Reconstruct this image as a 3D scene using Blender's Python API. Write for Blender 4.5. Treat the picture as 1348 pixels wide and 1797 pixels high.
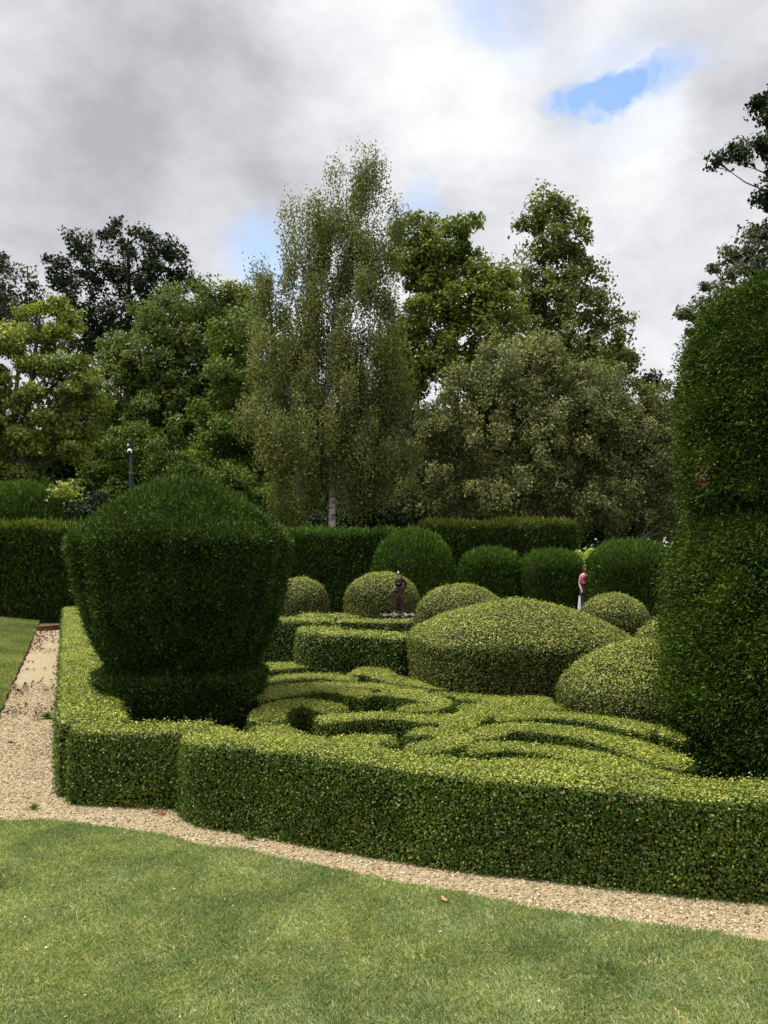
import bpy, math
import numpy as np

for o in list(bpy.data.objects):
    bpy.data.objects.remove(o, do_unlink=True)
SC = bpy.context.scene
COL = SC.collection
R = math.radians
# ------------------------------------------------------------------ camera
F, HZ, CX, EYE = 1450.0, 985.0, 674.0, 1.8        # focal length / horizon / centre column in photo pixels, eye height
cd = bpy.data.cameras.new('camera')
cam = bpy.data.objects.new('camera', cd); COL.objects.link(cam)
cam.location = (0, 0, EYE); cam.rotation_euler = (R(90), 0, 0)
cd.sensor_fit = 'VERTICAL'; cd.sensor_height = 24; cd.sensor_width = 18
cd.lens = 24 * F / 1797; cd.shift_y = (HZ - 898.5) / 1797
cd.clip_start = 0.1; cd.clip_end = 2000
SC.camera = cam
# ------------------------------------------------------------------ light
SC.view_settings.view_transform = 'Standard'; SC.view_settings.look = 'None'
SC.view_settings.exposure = 1.0; SC.view_settings.gamma = 1.0
SUN_EL, SUN_AZ = 68.0, -85.0      # azimuth clockwise from +Y (view direction): -80 = from the left
ld = bpy.data.lights.new('sun', 'SUN'); ld.energy = 3.3; ld.angle = R(24); ld.color = (1.0, 0.96, 0.88)
sun = bpy.data.objects.new('sun', ld); COL.objects.link(sun)
sd = np.array([math.sin(R(SUN_AZ)) * math.cos(R(SUN_EL)), math.cos(R(SUN_AZ)) * math.cos(R(SUN_EL)), math.sin(R(SUN_EL))])
from mathutils import Vector
sun.rotation_euler = Vector(sd).to_track_quat('Z', 'Y').to_euler(); sun.location = (-20, 0, 40)

def pdir(x, y):
    v = np.array([(x - CX) / F, 1.0, -(y - HZ) / F]); return v / np.linalg.norm(v)

W = bpy.data.worlds.new('World'); SC.world = W; W.use_nodes = True
nt = W.node_tree; nt.nodes.clear()
def wn(t, **k):
    n = nt.nodes.new(t)
    for a, b in k.items(): setattr(n, a, b)
    return n
def L(a, b): nt.links.new(a, b)
def wmath(op, a, b=None, clamp=False):
    n = wn('ShaderNodeMath', operation=op, use_clamp=clamp)
    for i, v in enumerate((a, b)):
        if v is None: continue
        if isinstance(v, (int, float)): n.inputs[i].default_value = v
        else: L(v, n.inputs[i])
    return n.outputs[0]
def wvec(op, a, b):
    n = wn('ShaderNodeVectorMath', operation=op)
    for i, v in enumerate((a, b)):
        if isinstance(v, tuple): n.inputs[i].default_value = v
        else: L(v, n.inputs[i])
    return n
tc = wn('ShaderNodeTexCoord'); D = tc.outputs['Generated']
sky = wn('ShaderNodeTexSky', sky_type='NISHITA'); sky.sun_disc = False
sky.sun_elevation = R(SUN_EL); sky.sun_rotation = R(SUN_AZ); sky.air_density = 1.0; sky.dust_density = 0.6
def wnoise(vec, scale, detail, rough, dist=0.0):
    n = wn('ShaderNodeTexNoise'); n.inputs['Scale'].default_value = scale; n.inputs['Detail'].default_value = detail
    n.inputs['Roughness'].default_value = rough; n.inputs['Distortion'].default_value = dist; L(vec, n.inputs['Vector']); return n
stretch = wvec('MULTIPLY', D, (1.0, 1.0, 1.7)).outputs[0]
warpn = wnoise(stretch, 7.0, 6.0, 0.6)
wv = wvec('SUBTRACT', warpn.outputs['Color'], (0.5, 0.5, 0.5)).outputs[0]
wsc = wn('ShaderNodeVectorMath', operation='SCALE'); L(wv, wsc.inputs[0]); wsc.inputs['Scale'].default_value = 0.10
DW = wvec('NORMALIZE', wvec('ADD', D, wsc.outputs[0]).outputs[0], (0, 0, 0)).outputs[0]
def blob(x, y, r, amp):
    d = pdir(x, y); a = r / F
    dt = wvec('DOT_PRODUCT', DW, (float(d[0]), float(d[1]), float(d[2]))).outputs['Value']
    m = wn('ShaderNodeMapRange', interpolation_type='SMOOTHERSTEP'); L(dt, m.inputs['Value'])
    m.inputs['From Min'].default_value = math.cos(a * 1.45); m.inputs['From Max'].default_value = math.cos(a * 0.1)
    m.inputs['To Min'].default_value = 0; m.inputs['To Max'].default_value = amp
    return m.outputs[0]
def total(lst):
    s = lst[0]
    for q in lst[1:]: s = wmath('ADD', s, q)
    return s
BLUE = [(985, 186, 21, .50), (1015, 180, 23, .62), (1045, 172, 23, .62), (1075, 163, 22, .58), (1105, 152, 21, .54), (1135, 141, 24, .40), (1163, 128, 26, .32), (1190, 114, 27, .27), (1217, 100, 27, .22), (1240, 88, 26, .18), (1090, 130, 60, .14),
        (880, 22, 55, .35), (835, 8, 45, .2), (930, 50, 60, .12), (1100, 140, 90, .16), (462, 432, 50, .4), (500, 480, 60, .35), (745, 375, 36, .5), (480, 400, 40, .2)]
TONE = [(300, 130, 280, -0.140), (330, 290, 230, -0.122), (70, 330, 210, -0.094), (90, 400, 200, -0.056), (640, 300, 180, -0.094), (180, 0, 190, -0.122), (1310, 195, 75, -0.225),
        (1290, 10, 120, -0.187), (1230, 400, 180, -0.094), (880, 310, 140, -0.056), (450, 60, 150, -0.065),
        (700, 120, 180, .26), (620, 30, 120, .12), (30, 95, 110, .16), (1010, 250, 150, .14), (1190, 190, 90, .20), (400, 470, 120, .12), (1130, 560, 180, .14), (830, 200, 120, .14)]
blue = total([blob(*b) for b in BLUE])
tone = total([blob(*b) for b in TONE])
n1 = wnoise(stretch, 3.2, 9.0, 0.56, 0.25).outputs['Fac']
n2 = wnoise(stretch, 11.0, 8.0, 0.6, 0.1).outputs['Fac']
det = wmath('ADD', wmath('MULTIPLY', wmath('SUBTRACT', n1, 0.5), 0.80), wmath('MULTIPLY', wmath('SUBTRACT', n2, 0.5), 0.72))
# unseen sky: brightened overhead to light the tops, dimmed low behind the camera
sep = wn('ShaderNodeSeparateXYZ'); L(D, sep.inputs[0])
zen = wn('ShaderNodeMapRange', interpolation_type='SMOOTHSTEP'); L(sep.outputs['Z'], zen.inputs['Value'])
zen.inputs['From Min'].default_value = 0.62; zen.inputs['From Max'].default_value = 0.95
zen.inputs['To Min'].default_value = 0.0; zen.inputs['To Max'].default_value = 0.75
bk = wn('ShaderNodeMapRange', interpolation_type='SMOOTHSTEP'); L(sep.outputs['Y'], bk.inputs['Value'])   # unseen sky behind dimmed to darken camera-facing sides
bk.inputs['From Min'].default_value = 0.1; bk.inputs['From Max'].default_value = -0.6; bk.inputs['To Min'].default_value = 0.0; bk.inputs['To Max'].default_value = 1.0
lowz = wn('ShaderNodeMapRange', interpolation_type='SMOOTHSTEP'); L(sep.outputs['Z'], lowz.inputs['Value'])
lowz.inputs['From Min'].default_value = 0.75; lowz.inputs['From Max'].default_value = 0.2; lowz.inputs['To Min'].default_value = 0.0; lowz.inputs['To Max'].default_value = 1.0
rear_dim = wmath('MULTIPLY', bk.outputs[0], lowz.outputs[0])
br = wmath('ADD', wmath('ADD', 0.58, tone), det, clamp=True)
ramp = wn('ShaderNodeValToRGB'); L(br, ramp.inputs[0])
cr = ramp.color_ramp; cr.elements[0].position = 0.06; cr.elements[0].color = (.245, .247, .264, 1)
cr.elements[1].position = 0.90; cr.elements[1].color = (.52, .523, .53, 1)
e = cr.elements.new(0.5); e.color = (.378, .381, .398, 1)
cadd = wn('ShaderNodeMixRGB', blend_type='ADD'); cadd.inputs[0].default_value = 1
L(ramp.outputs[0], cadd.inputs[1]); zc = wn('ShaderNodeCombineXYZ')
for i in range(3): L(zen.outputs[0], zc.inputs[i])
L(zc.outputs[0], cadd.inputs[2])
bgc = wn('ShaderNodeBackground'); L(cadd.outputs[0], bgc.inputs['Color']); L(wmath('SUBTRACT', 1.0, wmath('MULTIPLY', rear_dim, 0.12)), bgc.inputs['Strength'])
bgs = wn('ShaderNodeBackground'); L(sky.outputs[0], bgs.inputs['Color']); bgs.inputs['Strength'].default_value = 0.135
cov = wmath('SUBTRACT', 1.0, wmath('MULTIPLY', blue, wmath('ADD', 0.25, wmath('MULTIPLY', n2, 1.2)), clamp=True), clamp=True)
mx = wn('ShaderNodeMixShader'); L(cov, mx.inputs[0]); L(bgs.outputs[0], mx.inputs[1]); L(bgc.outputs[0], mx.inputs[2])
wo = wn('ShaderNodeOutputWorld'); L(mx.outputs[0], wo.inputs[0])
cy = SC.cycles
cy.max_bounces = 5; cy.diffuse_bounces = 3; cy.glossy_bounces = 2; cy.transmission_bounces = 3; cy.transparent_max_bounces = 4
cy.use_denoising = True; cy.denoiser = 'OPENIMAGEDENOISE'; cy.denoising_input_passes = 'RGB_ALBEDO_NORMAL'; cy.denoising_prefilter = 'NONE'; cy.caustics_reflective = False; cy.caustics_refractive = False
cy.sample_clamp_indirect = 4.0
# ------------------------------------------------------------------ numeric helpers
def rng_(s): return np.random.default_rng(s)
def P(x, y, d): return np.array([(x - CX) / F * d, d, EYE - (y - HZ) / F * d])
def G(x, y, z=0.0):
    d = (EYE - z) * F / (y - HZ); return np.array([(x - CX) / F * d, d, z])
def unit(v): return v / np.maximum(np.linalg.norm(v, axis=-1, keepdims=True), 1e-9)
def fbm(p, scale, seed, octaves=3):
    r = rng_(seed); out = np.zeros(len(p)); a = 1.0; s = scale; tot = 0
    for _ in range(octaves):
        k = unit(r.normal(size=(7, 3))) * s * r.uniform(.7, 1.4, (7, 1)); ph = r.uniform(0, 6.28, 7)
        out += a * np.sin(p @ k.T + ph).sum(1) / 2.6; tot += a; a *= .55; s *= 2.1
    return out / tot
def resample(pts, step, closed=False):
    pts = np.asarray(pts, float); n = len(pts); out = []
    for i in range(n - 1):
        p0, p1, p2, p3 = pts[max(i - 1, 0)], pts[i], pts[i + 1], pts[min(i + 2, n - 1)]
        m = max(2, int(np.linalg.norm(p2 - p1) / step)); t = np.linspace(0, 1, m, endpoint=False)[:, None]
        out.append(.5 * ((2 * p1) + (-p0 + p2) * t + (2 * p0 - 5 * p1 + 4 * p2 - p3) * t**2 + (-p0 + 3 * p1 - 3 * p2 + p3) * t**3))
    out.append(pts[-1:]); q = np.vstack(out)
    s = np.r_[0, np.cumsum(np.linalg.norm(np.diff(q, axis=0), axis=1))]
    m = max(3, int(s[-1] / step) + 1); u = np.linspace(0, s[-1], m)
    return np.stack([np.interp(u, s, q[:, i]) for i in range(q.shape[1])], 1)
def grid_faces(rows, cols, wrap=False):
    c = cols if wrap else cols - 1
    i = np.arange(rows - 1)[:, None] * cols; j = np.arange(c)[None]
    j2 = (j + 1) % cols
    return np.stack([i + j, i + j2, i + cols + j2, i + cols + j], -1).reshape(-1, 4)
def inside(px, py, poly):
    poly = np.asarray(poly)[:, :2]; n = len(poly); r = np.zeros(len(px), bool); j = n - 1
    for i in range(n):
        xi, yi = poly[i]; xj, yj = poly[j]
        c = ((yi > py) != (yj > py)) & (px < (xj - xi) * (py - yi) / (yj - yi + 1e-12) + xi); r ^= c; j = i
    return r
# ------------------------------------------------------------------ object helpers
def obj(name, parts, mats, parent=None, loc=(0, 0, 0)):
    """parts: (verts in world space, faces, material index, smooth)"""
    me = bpy.data.meshes.new(name); base = 0; Vs = []; loops = []; starts = []; mi = []; sm = []; ls = 0
    for V, Fc, m, s in parts:
        V = np.asarray(V, np.float64); Fc = np.asarray(Fc, np.int64)
        if len(Fc) == 0: continue
        Vs.append(V); k = Fc.shape[1]; loops.append((Fc + base).ravel()); starts.append(ls + np.arange(len(Fc)) * k)
        ls += Fc.size; mi.append(np.full(len(Fc), m)); sm.append(np.full(len(Fc), s)); base += len(V)
    V = np.vstack(Vs) - np.asarray(loc, float)
    lo = np.concatenate(loops); st = np.concatenate(starts)
    me.vertices.add(len(V)); me.vertices.foreach_set('co', V.astype(np.float32).ravel())
    me.loops.add(len(lo)); me.loops.foreach_set('vertex_index', lo.astype(np.int32))
    me.polygons.add(len(st)); me.polygons.foreach_set('loop_start', st.astype(np.int32))
    me.polygons.foreach_set('material_index', np.concatenate(mi).astype(np.int32))
    me.polygons.foreach_set('use_smooth', np.concatenate(sm).astype(bool))
    me.update(calc_edges=True)
    for m in mats: me.materials.append(m)
    o = bpy.data.objects.new(name, me); COL.objects.link(o)
    if parent is not None: o.parent = parent
    else: o.location = tuple(float(q) for q in loc)
    return o
def tag(o, label=None, cat=None, group=None, kind=None):
    if label: o['label'] = label
    if cat: o['category'] = cat
    if group: o['group'] = group
    if kind: o['kind'] = kind
    return o
def thing(name, label, cat, loc, group=None):
    o = bpy.data.objects.new(name, None); COL.objects.link(o); o.location = tuple(float(q) for q in loc)
    o.empty_display_size = .1
    return tag(o, label, cat, group)
def tube(pts, rad, sides=6):
    pts = np.asarray(pts, float); rad = np.broadcast_to(np.asarray(rad, float), (len(pts),))
    t = unit(np.gradient(pts, axis=0)); ref = np.array([0.31, .17, .93]); ref = ref if abs(t.mean(0) @ ref) < .9 else np.array([1., .2, 0])
    a = unit(np.cross(t, ref)); b = np.cross(t, a); an = np.linspace(0, 2 * math.pi, sides, endpoint=False)
    V = pts[:, None] + rad[:, None, None] * (np.cos(an)[None, :, None] * a[:, None] + np.sin(an)[None, :, None] * b[:, None])
    return V.reshape(-1, 3), grid_faces(len(pts), sides, True)
def join(lst):
    Vs, Fs, b = [], [], 0
    for V, Fc in lst: Vs.append(V); Fs.append(Fc + b); b += len(V)
    return np.vstack(Vs), np.vstack(Fs)
def box(c, s):
    c = np.asarray(c, float); h = np.asarray(s, float) / 2
    V = np.array([[x, y, z] for x in (-1, 1) for y in (-1, 1) for z in (-1, 1)]) * h + c
    return V, np.array([[0, 1, 3, 2], [4, 6, 7, 5], [0, 4, 5, 1], [2, 3, 7, 6], [0, 2, 6, 4], [1, 5, 7, 3]])
def revolve(prof, c, seg=32, sx=1, sy=1):
    prof = np.asarray(prof, float); an = np.linspace(0, 2 * math.pi, seg, endpoint=False)
    V = np.stack([np.outer(prof[:, 0], np.cos(an)) * sx, np.outer(prof[:, 0], np.sin(an)) * sy, np.repeat(prof[:, 1:2], seg, 1)], -1)
    return V.reshape(-1, 3) + np.asarray(c), grid_faces(len(prof), seg, True)
def vnormals(V, Fc):
    n = np.cross(V[Fc[:, 2]] - V[Fc[:, 0]], V[Fc[:, 3]] - V[Fc[:, 1]]); out = np.zeros_like(V)
    for k in range(4): np.add.at(out, Fc[:, k], n)
    return unit(out)
def sample(V, Fc, dens, rng, N=None):
    if N is None: N = vnormals(V, Fc)
    T = np.vstack([Fc[:, [0, 1, 2]], Fc[:, [0, 2, 3]]])
    ar = np.linalg.norm(np.cross(V[T[:, 1]] - V[T[:, 0]], V[T[:, 2]] - V[T[:, 0]]), axis=1) / 2
    n = int(ar.sum() * dens); t = rng.choice(len(T), n, p=ar / ar.sum())
    u, v = rng.random(n), rng.random(n); f = u + v > 1; u[f], v[f] = 1 - u[f], 1 - v[f]; w = 1 - u - v
    T = T[t]
    return (V[T[:, 0]] * w[:, None] + V[T[:, 1]] * u[:, None] + V[T[:, 2]] * v[:, None],
            unit(N[T[:, 0]] * w[:, None] + N[T[:, 1]] * u[:, None] + N[T[:, 2]] * v[:, None]))
QUAD = np.array([[0, 1, 2, 3]])
def leaf_mesh(p, axis, nrm, ln, wd, fold=.12):
    """one folded four-sided leaf per point"""
    n = len(p); ln = np.broadcast_to(ln, (n,))[:, None]; wd = np.broadcast_to(wd, (n,))[:, None]
    w = unit(np.cross(axis, nrm)); b = p - axis * ln * .5; t = p + axis * ln * .5; m = p - axis * ln * .05 + nrm * wd * fold
    V = np.stack([b, m - w * wd * .5, t, m + w * wd * .5], 1).reshape(-1, 3)
    return V, (np.arange(n)[:, None] * 4 + QUAD)
def box_leaves(p, N, ln, wd, rng, flat=1.1):
    n = len(p); nn = unit(N * flat + rng.normal(size=(n, 3)) * .6); ax = unit(np.cross(nn, rng.normal(size=(n, 3))))
    k = rng.uniform(.7, 1.25, n); return leaf_mesh(p, ax, nn, ln * k, wd * k)
def shoots(p, N, ln, wd, rng, out=.6, up=.55, rnd=.5):
    n = len(p); ax = unit(N * out + np.array([0, 0, up]) + rng.normal(size=(n, 3)) * rnd); nn = unit(np.cross(ax, rng.normal(size=(n, 3))))
    k = rng.uniform(.6, 1.3, n); return leaf_mesh(p + ax * (ln * k * .35)[:, None], ax, nn, ln * k, wd * k, .05)
# ------------------------------------------------------------------ materials
def newmat(name):
    m = bpy.data.materials.new(name); m.use_nodes = True; m.node_tree.nodes.clear(); return m, m.node_tree
def mnode(t, typ, **k):
    n = t.nodes.new(typ)
    for a, b in k.items(): setattr(n, a, b)
    return n
def ramp_node(t, stops, src):
    n = mnode(t, 'ShaderNodeValToRGB'); c = n.color_ramp
    while len(c.elements) < len(stops): c.elements.new(.5)
    for e_, (p_, col) in zip(c.elements, stops): e_.position = p_; e_.color = (*col, 1)
    t.links.new(src, n.inputs[0]); return n.outputs[0]
def noise_node(t, scale, detail=3, vec=None, rough=.5):
    n = mnode(t, 'ShaderNodeTexNoise'); n.inputs['Scale'].default_value = scale; n.inputs['Detail'].default_value = detail
    n.inputs['Roughness'].default_value = rough
    if vec is None: vec = mnode(t, 'ShaderNodeTexCoord').outputs['Object']
    t.links.new(vec, n.inputs['Vector']); return n.outputs['Fac']
def leaf_mat(name, stops, scale=1.2, vary=.35, rough=.42, trans=.25, spec=.5, warm=(1.0, 1.0, 1.0)):
    """stops: colours over the random value of each leaf; broad noise shifts patches lighter / warmer"""
    m, t = newmat(name); g = mnode(t, 'ShaderNodeNewGeometry')
    c = ramp_node(t, stops, g.outputs['Random Per Island'])
    ns = noise_node(t, scale, 7, None, .66)
    lo = tuple(1 - vary * q for q in (1.1, .9, 1.0)); hi = tuple((1 + vary) * q for q in warm)
    v = ramp_node(t, [(.30, lo), (.70, hi)], ns)
    mu = mnode(t, 'ShaderNodeMixRGB', blend_type='MULTIPLY'); mu.inputs[0].default_value = 1
    t.links.new(c, mu.inputs[1]); t.links.new(v, mu.inputs[2])
    b = mnode(t, 'ShaderNodeBsdfPrincipled'); t.links.new(mu.outputs[0], b.inputs['Base Color'])
    b.inputs['Roughness'].default_value = rough; b.inputs['Specular IOR Level'].default_value = spec * .5
    tr = mnode(t, 'ShaderNodeBsdfTranslucent'); tm = mnode(t, 'ShaderNodeMixRGB', blend_type='MULTIPLY'); tm.inputs[0].default_value = 1
    t.links.new(mu.outputs[0], tm.inputs[1]); tm.inputs[2].default_value = (1.3, 1.35, .6, 1); t.links.new(tm.outputs[0], tr.inputs['Color'])
    mxs = mnode(t, 'ShaderNodeMixShader'); mxs.inputs[0].default_value = trans
    t.links.new(b.outputs[0], mxs.inputs[1]); t.links.new(tr.outputs[0], mxs.inputs[2])
    o = mnode(t, 'ShaderNodeOutputMaterial'); t.links.new(mxs.outputs[0], o.inputs[0]); return m
def surf_mat(name, stops, scale=8, detail=6, rough=.8, bump=0.0, bscale=None, metal=0, spec=.4, island=False):
    m, t = newmat(name)
    src = mnode(t, 'ShaderNodeNewGeometry').outputs['Random Per Island'] if island else noise_node(t, scale, detail, None, .62)
    c = ramp_node(t, stops, src)
    b = mnode(t, 'ShaderNodeBsdfPrincipled'); t.links.new(c, b.inputs['Base Color'])
    b.inputs['Roughness'].default_value = rough; b.inputs['Metallic'].default_value = metal; b.inputs['Specular IOR Level'].default_value = spec
    if bump:
        bn = mnode(t, 'ShaderNodeBump'); bn.inputs['Strength'].default_value = bump; bn.inputs['Distance'].default_value = .02
        t.links.new(noise_node(t, bscale or scale * 3, 4), bn.inputs['Height']); t.links.new(bn.outputs[0], b.inputs['Normal'])
    o = mnode(t, 'ShaderNodeOutputMaterial'); t.links.new(b.outputs[0], o.inputs[0]); return m
M = {}
M['core'] = surf_mat('twig_core', [(.3, (.010, .012, .005)), (.7, (.022, .022, .010))], 30, rough=.95, spec=.1)
M['box'] = leaf_mat('box_leaf', [(0, (.032, .066, .006)), (.5, (.060, .105, .011)), (.8, (.105, .155, .018)), (.96, (.20, .22, .055)), (1, (.18, .12, .03))], 2.2, .38, .38, .22, .55, (1.05, 1, .9))
M['boxlit'] = leaf_mat('box_lit_top_leaf', [(0, (.11, .155, .018)), (.4, (.205, .245, .034)), (.8, (.33, .345, .062)), (.95, (.46, .43, .15)), (1, (.32, .22, .08))], 2.2, .3, .40, .25, .5, (1.05, 1, .9))  # new-growth yellow, with light on the clipped tops painted into the colour
M['dome'] = leaf_mat('box_ball_leaf', [(0, (.034, .060, .009)), (.45, (.074, .108, .018)), (.75, (.13, .155, .032)), (.94, (.24, .23, .07)), (1, (.22, .16, .06))], 3.0, .28, .4, .22, .5, (1.08, 1, .9))
M['yew'] = leaf_mat('yew_needle', [(0, (.018, .042, .007)), (.6, (.038, .074, .012)), (.95, (.088, .13, .024)), (1, (.15, .12, .04))], 2.6, .45, .5, .15, .16)
M['yewr'] = leaf_mat('yew_needle_fresh', [(0, (.014, .036, .004)), (.6, (.032, .070, .007)), (.95, (.080, .125, .014)), (1, (.13, .10, .025))], 2.6, .5, .5, .18, .22, (1.15, 1, .8))
M['hedgeyew'] = leaf_mat('yew_hedge_needle', [(0, (.022, .054, .007)), (.6, (.042, .088, .011)), (1, (.085, .13, .018))], .5, .35, .5, .15, .15)
M['hedgegold'] = leaf_mat('old_yew_hedge_needle', [(0, (.022, .052, .006)), (.6, (.042, .090, .010)), (1, (.085, .13, .02))], .5, .35, .5, .18, .35, (1.2, 1, .8))
M['goldlit'] = leaf_mat('golden_yew_lit_top', [(0, (.05, .08, .008)), (.6, (.10, .125, .013)), (1, (.19, .19, .03))], .8, .3, .5, .25, .3)  # gold shoots lightened: the lit hedge top is painted into their colour
M['yewlit'] = leaf_mat('yew_lit_top', [(0, (.03, .07, .010)), (.6, (.06, .12, .018)), (1, (.12, .18, .03))], .8, .3, .5, .25, .3)  # paler needles for yew tops, light from above put into the colour
M['bark'] = surf_mat('bark', [(.3, (.030, .024, .018)), (.7, (.085, .07, .055))], 9, rough=.9, bump=.6)
M['oakbark'] = surf_mat('oak_bark', [(.3, (.02, .018, .015)), (.7, (.05, .044, .036))], 9, rough=.9, bump=.6)
M['palebark'] = surf_mat('pale_bark', [(.3, (.10, .09, .065)), (.7, (.25, .22, .16))], 6, rough=.9, bump=.4)
M['yewbark'] = surf_mat('yew_bark', [(.3, (.07, .025, .012)), (.7, (.20, .08, .04))], 14, rough=.85, bump=.5)
def birch_bark():
    m, t = newmat('birch_bark'); tcn = mnode(t, 'ShaderNodeTexCoord'); mp = mnode(t, 'ShaderNodeMapping'); mp.inputs['Scale'].default_value = (1, 1, 5)
    t.links.new(tcn.outputs['Object'], mp.inputs['Vector'])
    c = ramp_node(t, [(.40, (.045, .04, .035)), (.50, (.40, .37, .32)), (.75, (.62, .59, .54))], noise_node(t, 2.4, 6, mp.outputs[0], .65))
    b = mnode(t, 'ShaderNodeBsdfPrincipled'); t.links.new(c, b.inputs['Base Color']); b.inputs['Roughness'].default_value = .8
    o = mnode(t, 'ShaderNodeOutputMaterial'); t.links.new(b.outputs[0], o.inputs[0]); return m
M['birchbark'] = birch_bark()
def grass_ground(name, a, b, c_):
    return surf_mat(name, [(.28, a), (.5, b), (.72, c_)], 1.6, 8, .95, .8, 90, spec=.15)
M['turf'] = grass_ground('turf', (.045, .065, .02), (.06, .08, .026), (.10, .10, .04))
M['soil'] = surf_mat('soil', [(.3, (.020, .015, .010)), (.7, (.05, .038, .025))], 14, 8, .95, .8, 60, spec=.1)
M['gravelbase'] = surf_mat('gravel_bed', [(.30, (.15, .11, .06)), (.5, (.28, .22, .13)), (.7, (.40, .33, .22))], 38, 8, .9, .9, 70, spec=.2)
M['pebble'] = surf_mat('pebble', [(0, (.11, .08, .04)), (.3, (.25, .19, .105)), (.7, (.41, .325, .20)), (.93, (.54, .46, .32)), (1, (.14, .11, .08))], rough=.75, island=True, spec=.3)
M['blade'] = leaf_mat('grass_blade', [(0, (.135, .205, .08)), (.5, (.235, .31, .14)), (.85, (.375, .415, .225)), (1, (.62, .57, .38))], 1.7, .27, .55, .3, .35, (1.2, 1.08, 1.05))
M['bankblade'] = leaf_mat('bank_grass_blade', [(0, (.08, .145, .04)), (.5, (.14, .21, .07)), (1, (.33, .33, .17))], .5, .35, .55, .3, .35, (1.5, 1.2, 1.4))
# ------------------------------------------------------------------ ground
def sheet(name, poly, z, mat, kind='structure'):
    poly = np.asarray(poly, float)[:, :2]; V = np.c_[poly, np.full(len(poly), z)]
    me = bpy.data.meshes.new(name); me.from_pydata([tuple(v) for v in V], [], [tuple(range(len(V)))]); me.materials.append(mat)
    me.update()
    o = bpy.data.objects.new(name, me); COL.objects.link(o); o['kind'] = kind
    if me.polygons[0].normal.z < 0: me.flip_normals()
    return o
GX, GY = 46, 60
gx = np.sign(np.linspace(-1, 1, GX)) * np.abs(np.linspace(-1, 1, GX))**3 * 500; gy = -20 + np.linspace(0, 1, GY)**2.5 * 900
gv = np.stack(np.meshgrid(gx, gy), -1).reshape(-1, 2); gv = np.c_[gv, np.zeros(len(gv))]
o = obj('ground', [(gv, grid_faces(GY, GX), 0, False)], [M['turf']]); o['kind'] = 'structure'
PXE = lambda lst, z=0.0: np.array([G(x, y, z)[:2] for x, y in lst])
lawn_edge = resample(PXE([(-900, 1440), (-300, 1439), (0, 1444), (120, 1449), (260, 1467), (350, 1486), (434, 1500), (560, 1526), (674, 1550), (874, 1588), (1074, 1622), (1348, 1659), (1800, 1728), (2600, 1790)]), .08)
path_dir = np.array([-4.37, 11.35]) / np.linalg.norm([-4.37, 11.35]); path_nrm = np.array([-path_dir[1], path_dir[0]])   # to the left of the path
edge0 = np.array([-4.58, 9.85]); edge_at = lambda s: edge0 + path_dir * s
path_end = edge_at(12.2); s_near = -3.6
hedge_foot = np.array([-2.42, 6.11])
gravel_poly = np.vstack([lawn_edge, [[9, 3.9], [10, 7], [3, 7.5], [-2.2, 6.6]], [hedge_foot + path_dir * 17.6 + [.9, .35]], [path_end + [.3, .1]], [path_end], [edge_at(s_near)], [[-16, 6.6]]])
sheet('gravel_path', gravel_poly, .004, M['gravelbase'])
lawn_poly = np.vstack([lawn_edge + [0, 0], [[12, -3], [-16, -3]]])
sheet('lawn', lawn_poly, .018, M['turf'])
bed_poly = np.vstack([PXE([(340, 1410), (370, 1430), (434, 1446), (560, 1472), (680, 1492), (800, 1510), (924, 1524), (1174, 1550), (1348, 1564)]), [[6, 4.2], [9, 20], [-6.5, 21]], [hedge_foot + path_dir * 14.5 + [.3, .1]], [hedge_foot + [.2, .1]], [[-1.6, 6.05]]])
sheet('planting_bed', bed_poly, .008, M['soil'])
# sloping grass bank left of the path
def bank_h(u): return .05 + .125 * u - .0032 * u * u
ss = np.linspace(s_near, 19, 60); uu = np.linspace(0, 14, 40)**1.0
bv = []
for s in ss:
    for u in uu:
        q = edge_at(s) + path_nrm * u; bv.append([q[0], q[1], bank_h(u)])
bv = np.array(bv); bv[:, 2] += fbm(bv * [1, 1, 0], .9, 5) * .03 * np.minimum(1, bv[:, 2] * 4)
bf = grid_faces(len(ss), len(uu))[:, ::-1]
o = obj('grass_bank', [(bv, bf, 0, True)], [M['turf']]); o['kind'] = 'structure'
# front face of the bank: a cut soil edge
ev = []
for s in ss:
    q = edge_at(s); jit = .02 * math.sin(s * 7) + .015 * math.sin(s * 17)
    ev += [[q[0] - path_nrm[0] * (.05 + jit), q[1] - path_nrm[1] * (.05 + jit), -.01], [q[0] + path_nrm[0] * .03, q[1] + path_nrm[1] * .03, .07]]
o = obj('bank_soil_edge', [(np.array(ev), grid_faces(len(ss), 2), 0, False)], [M['soil']]); o['kind'] = 'structure'

def blades(n, xy, z, h, w, rng, lean=.55):
    a = fbm(np.c_[xy, z * 0], 16, 77, 2) * 2.5 + rng.normal(size=n) * 1.6; d = np.stack([np.cos(a), np.sin(a), np.zeros(n)], 1); s = np.stack([-np.sin(a), np.cos(a), np.zeros(n)], 1)
    hh = (h * rng.uniform(.5, 1.3, n))[:, None]; ww = (w * rng.uniform(.7, 1.3, n))[:, None]; l = lean * rng.uniform(.1, 1.6, n)[:, None]
    b = np.c_[xy, z]
    mid = b + d * hh * l * .4 + np.array([0, 0, 1.]) * hh * .6; tip = b + d * hh * l * 1.1 + np.array([0, 0, 1.]) * hh
    V = np.stack([b - s * ww / 2, b + s * ww / 2, mid + s * ww * .4, tip, mid - s * ww * .4], 1).reshape(-1, 3)
    return V, np.arange(n)[:, None] * 5 + np.array([[0, 1, 2, 3, 4]])
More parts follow.
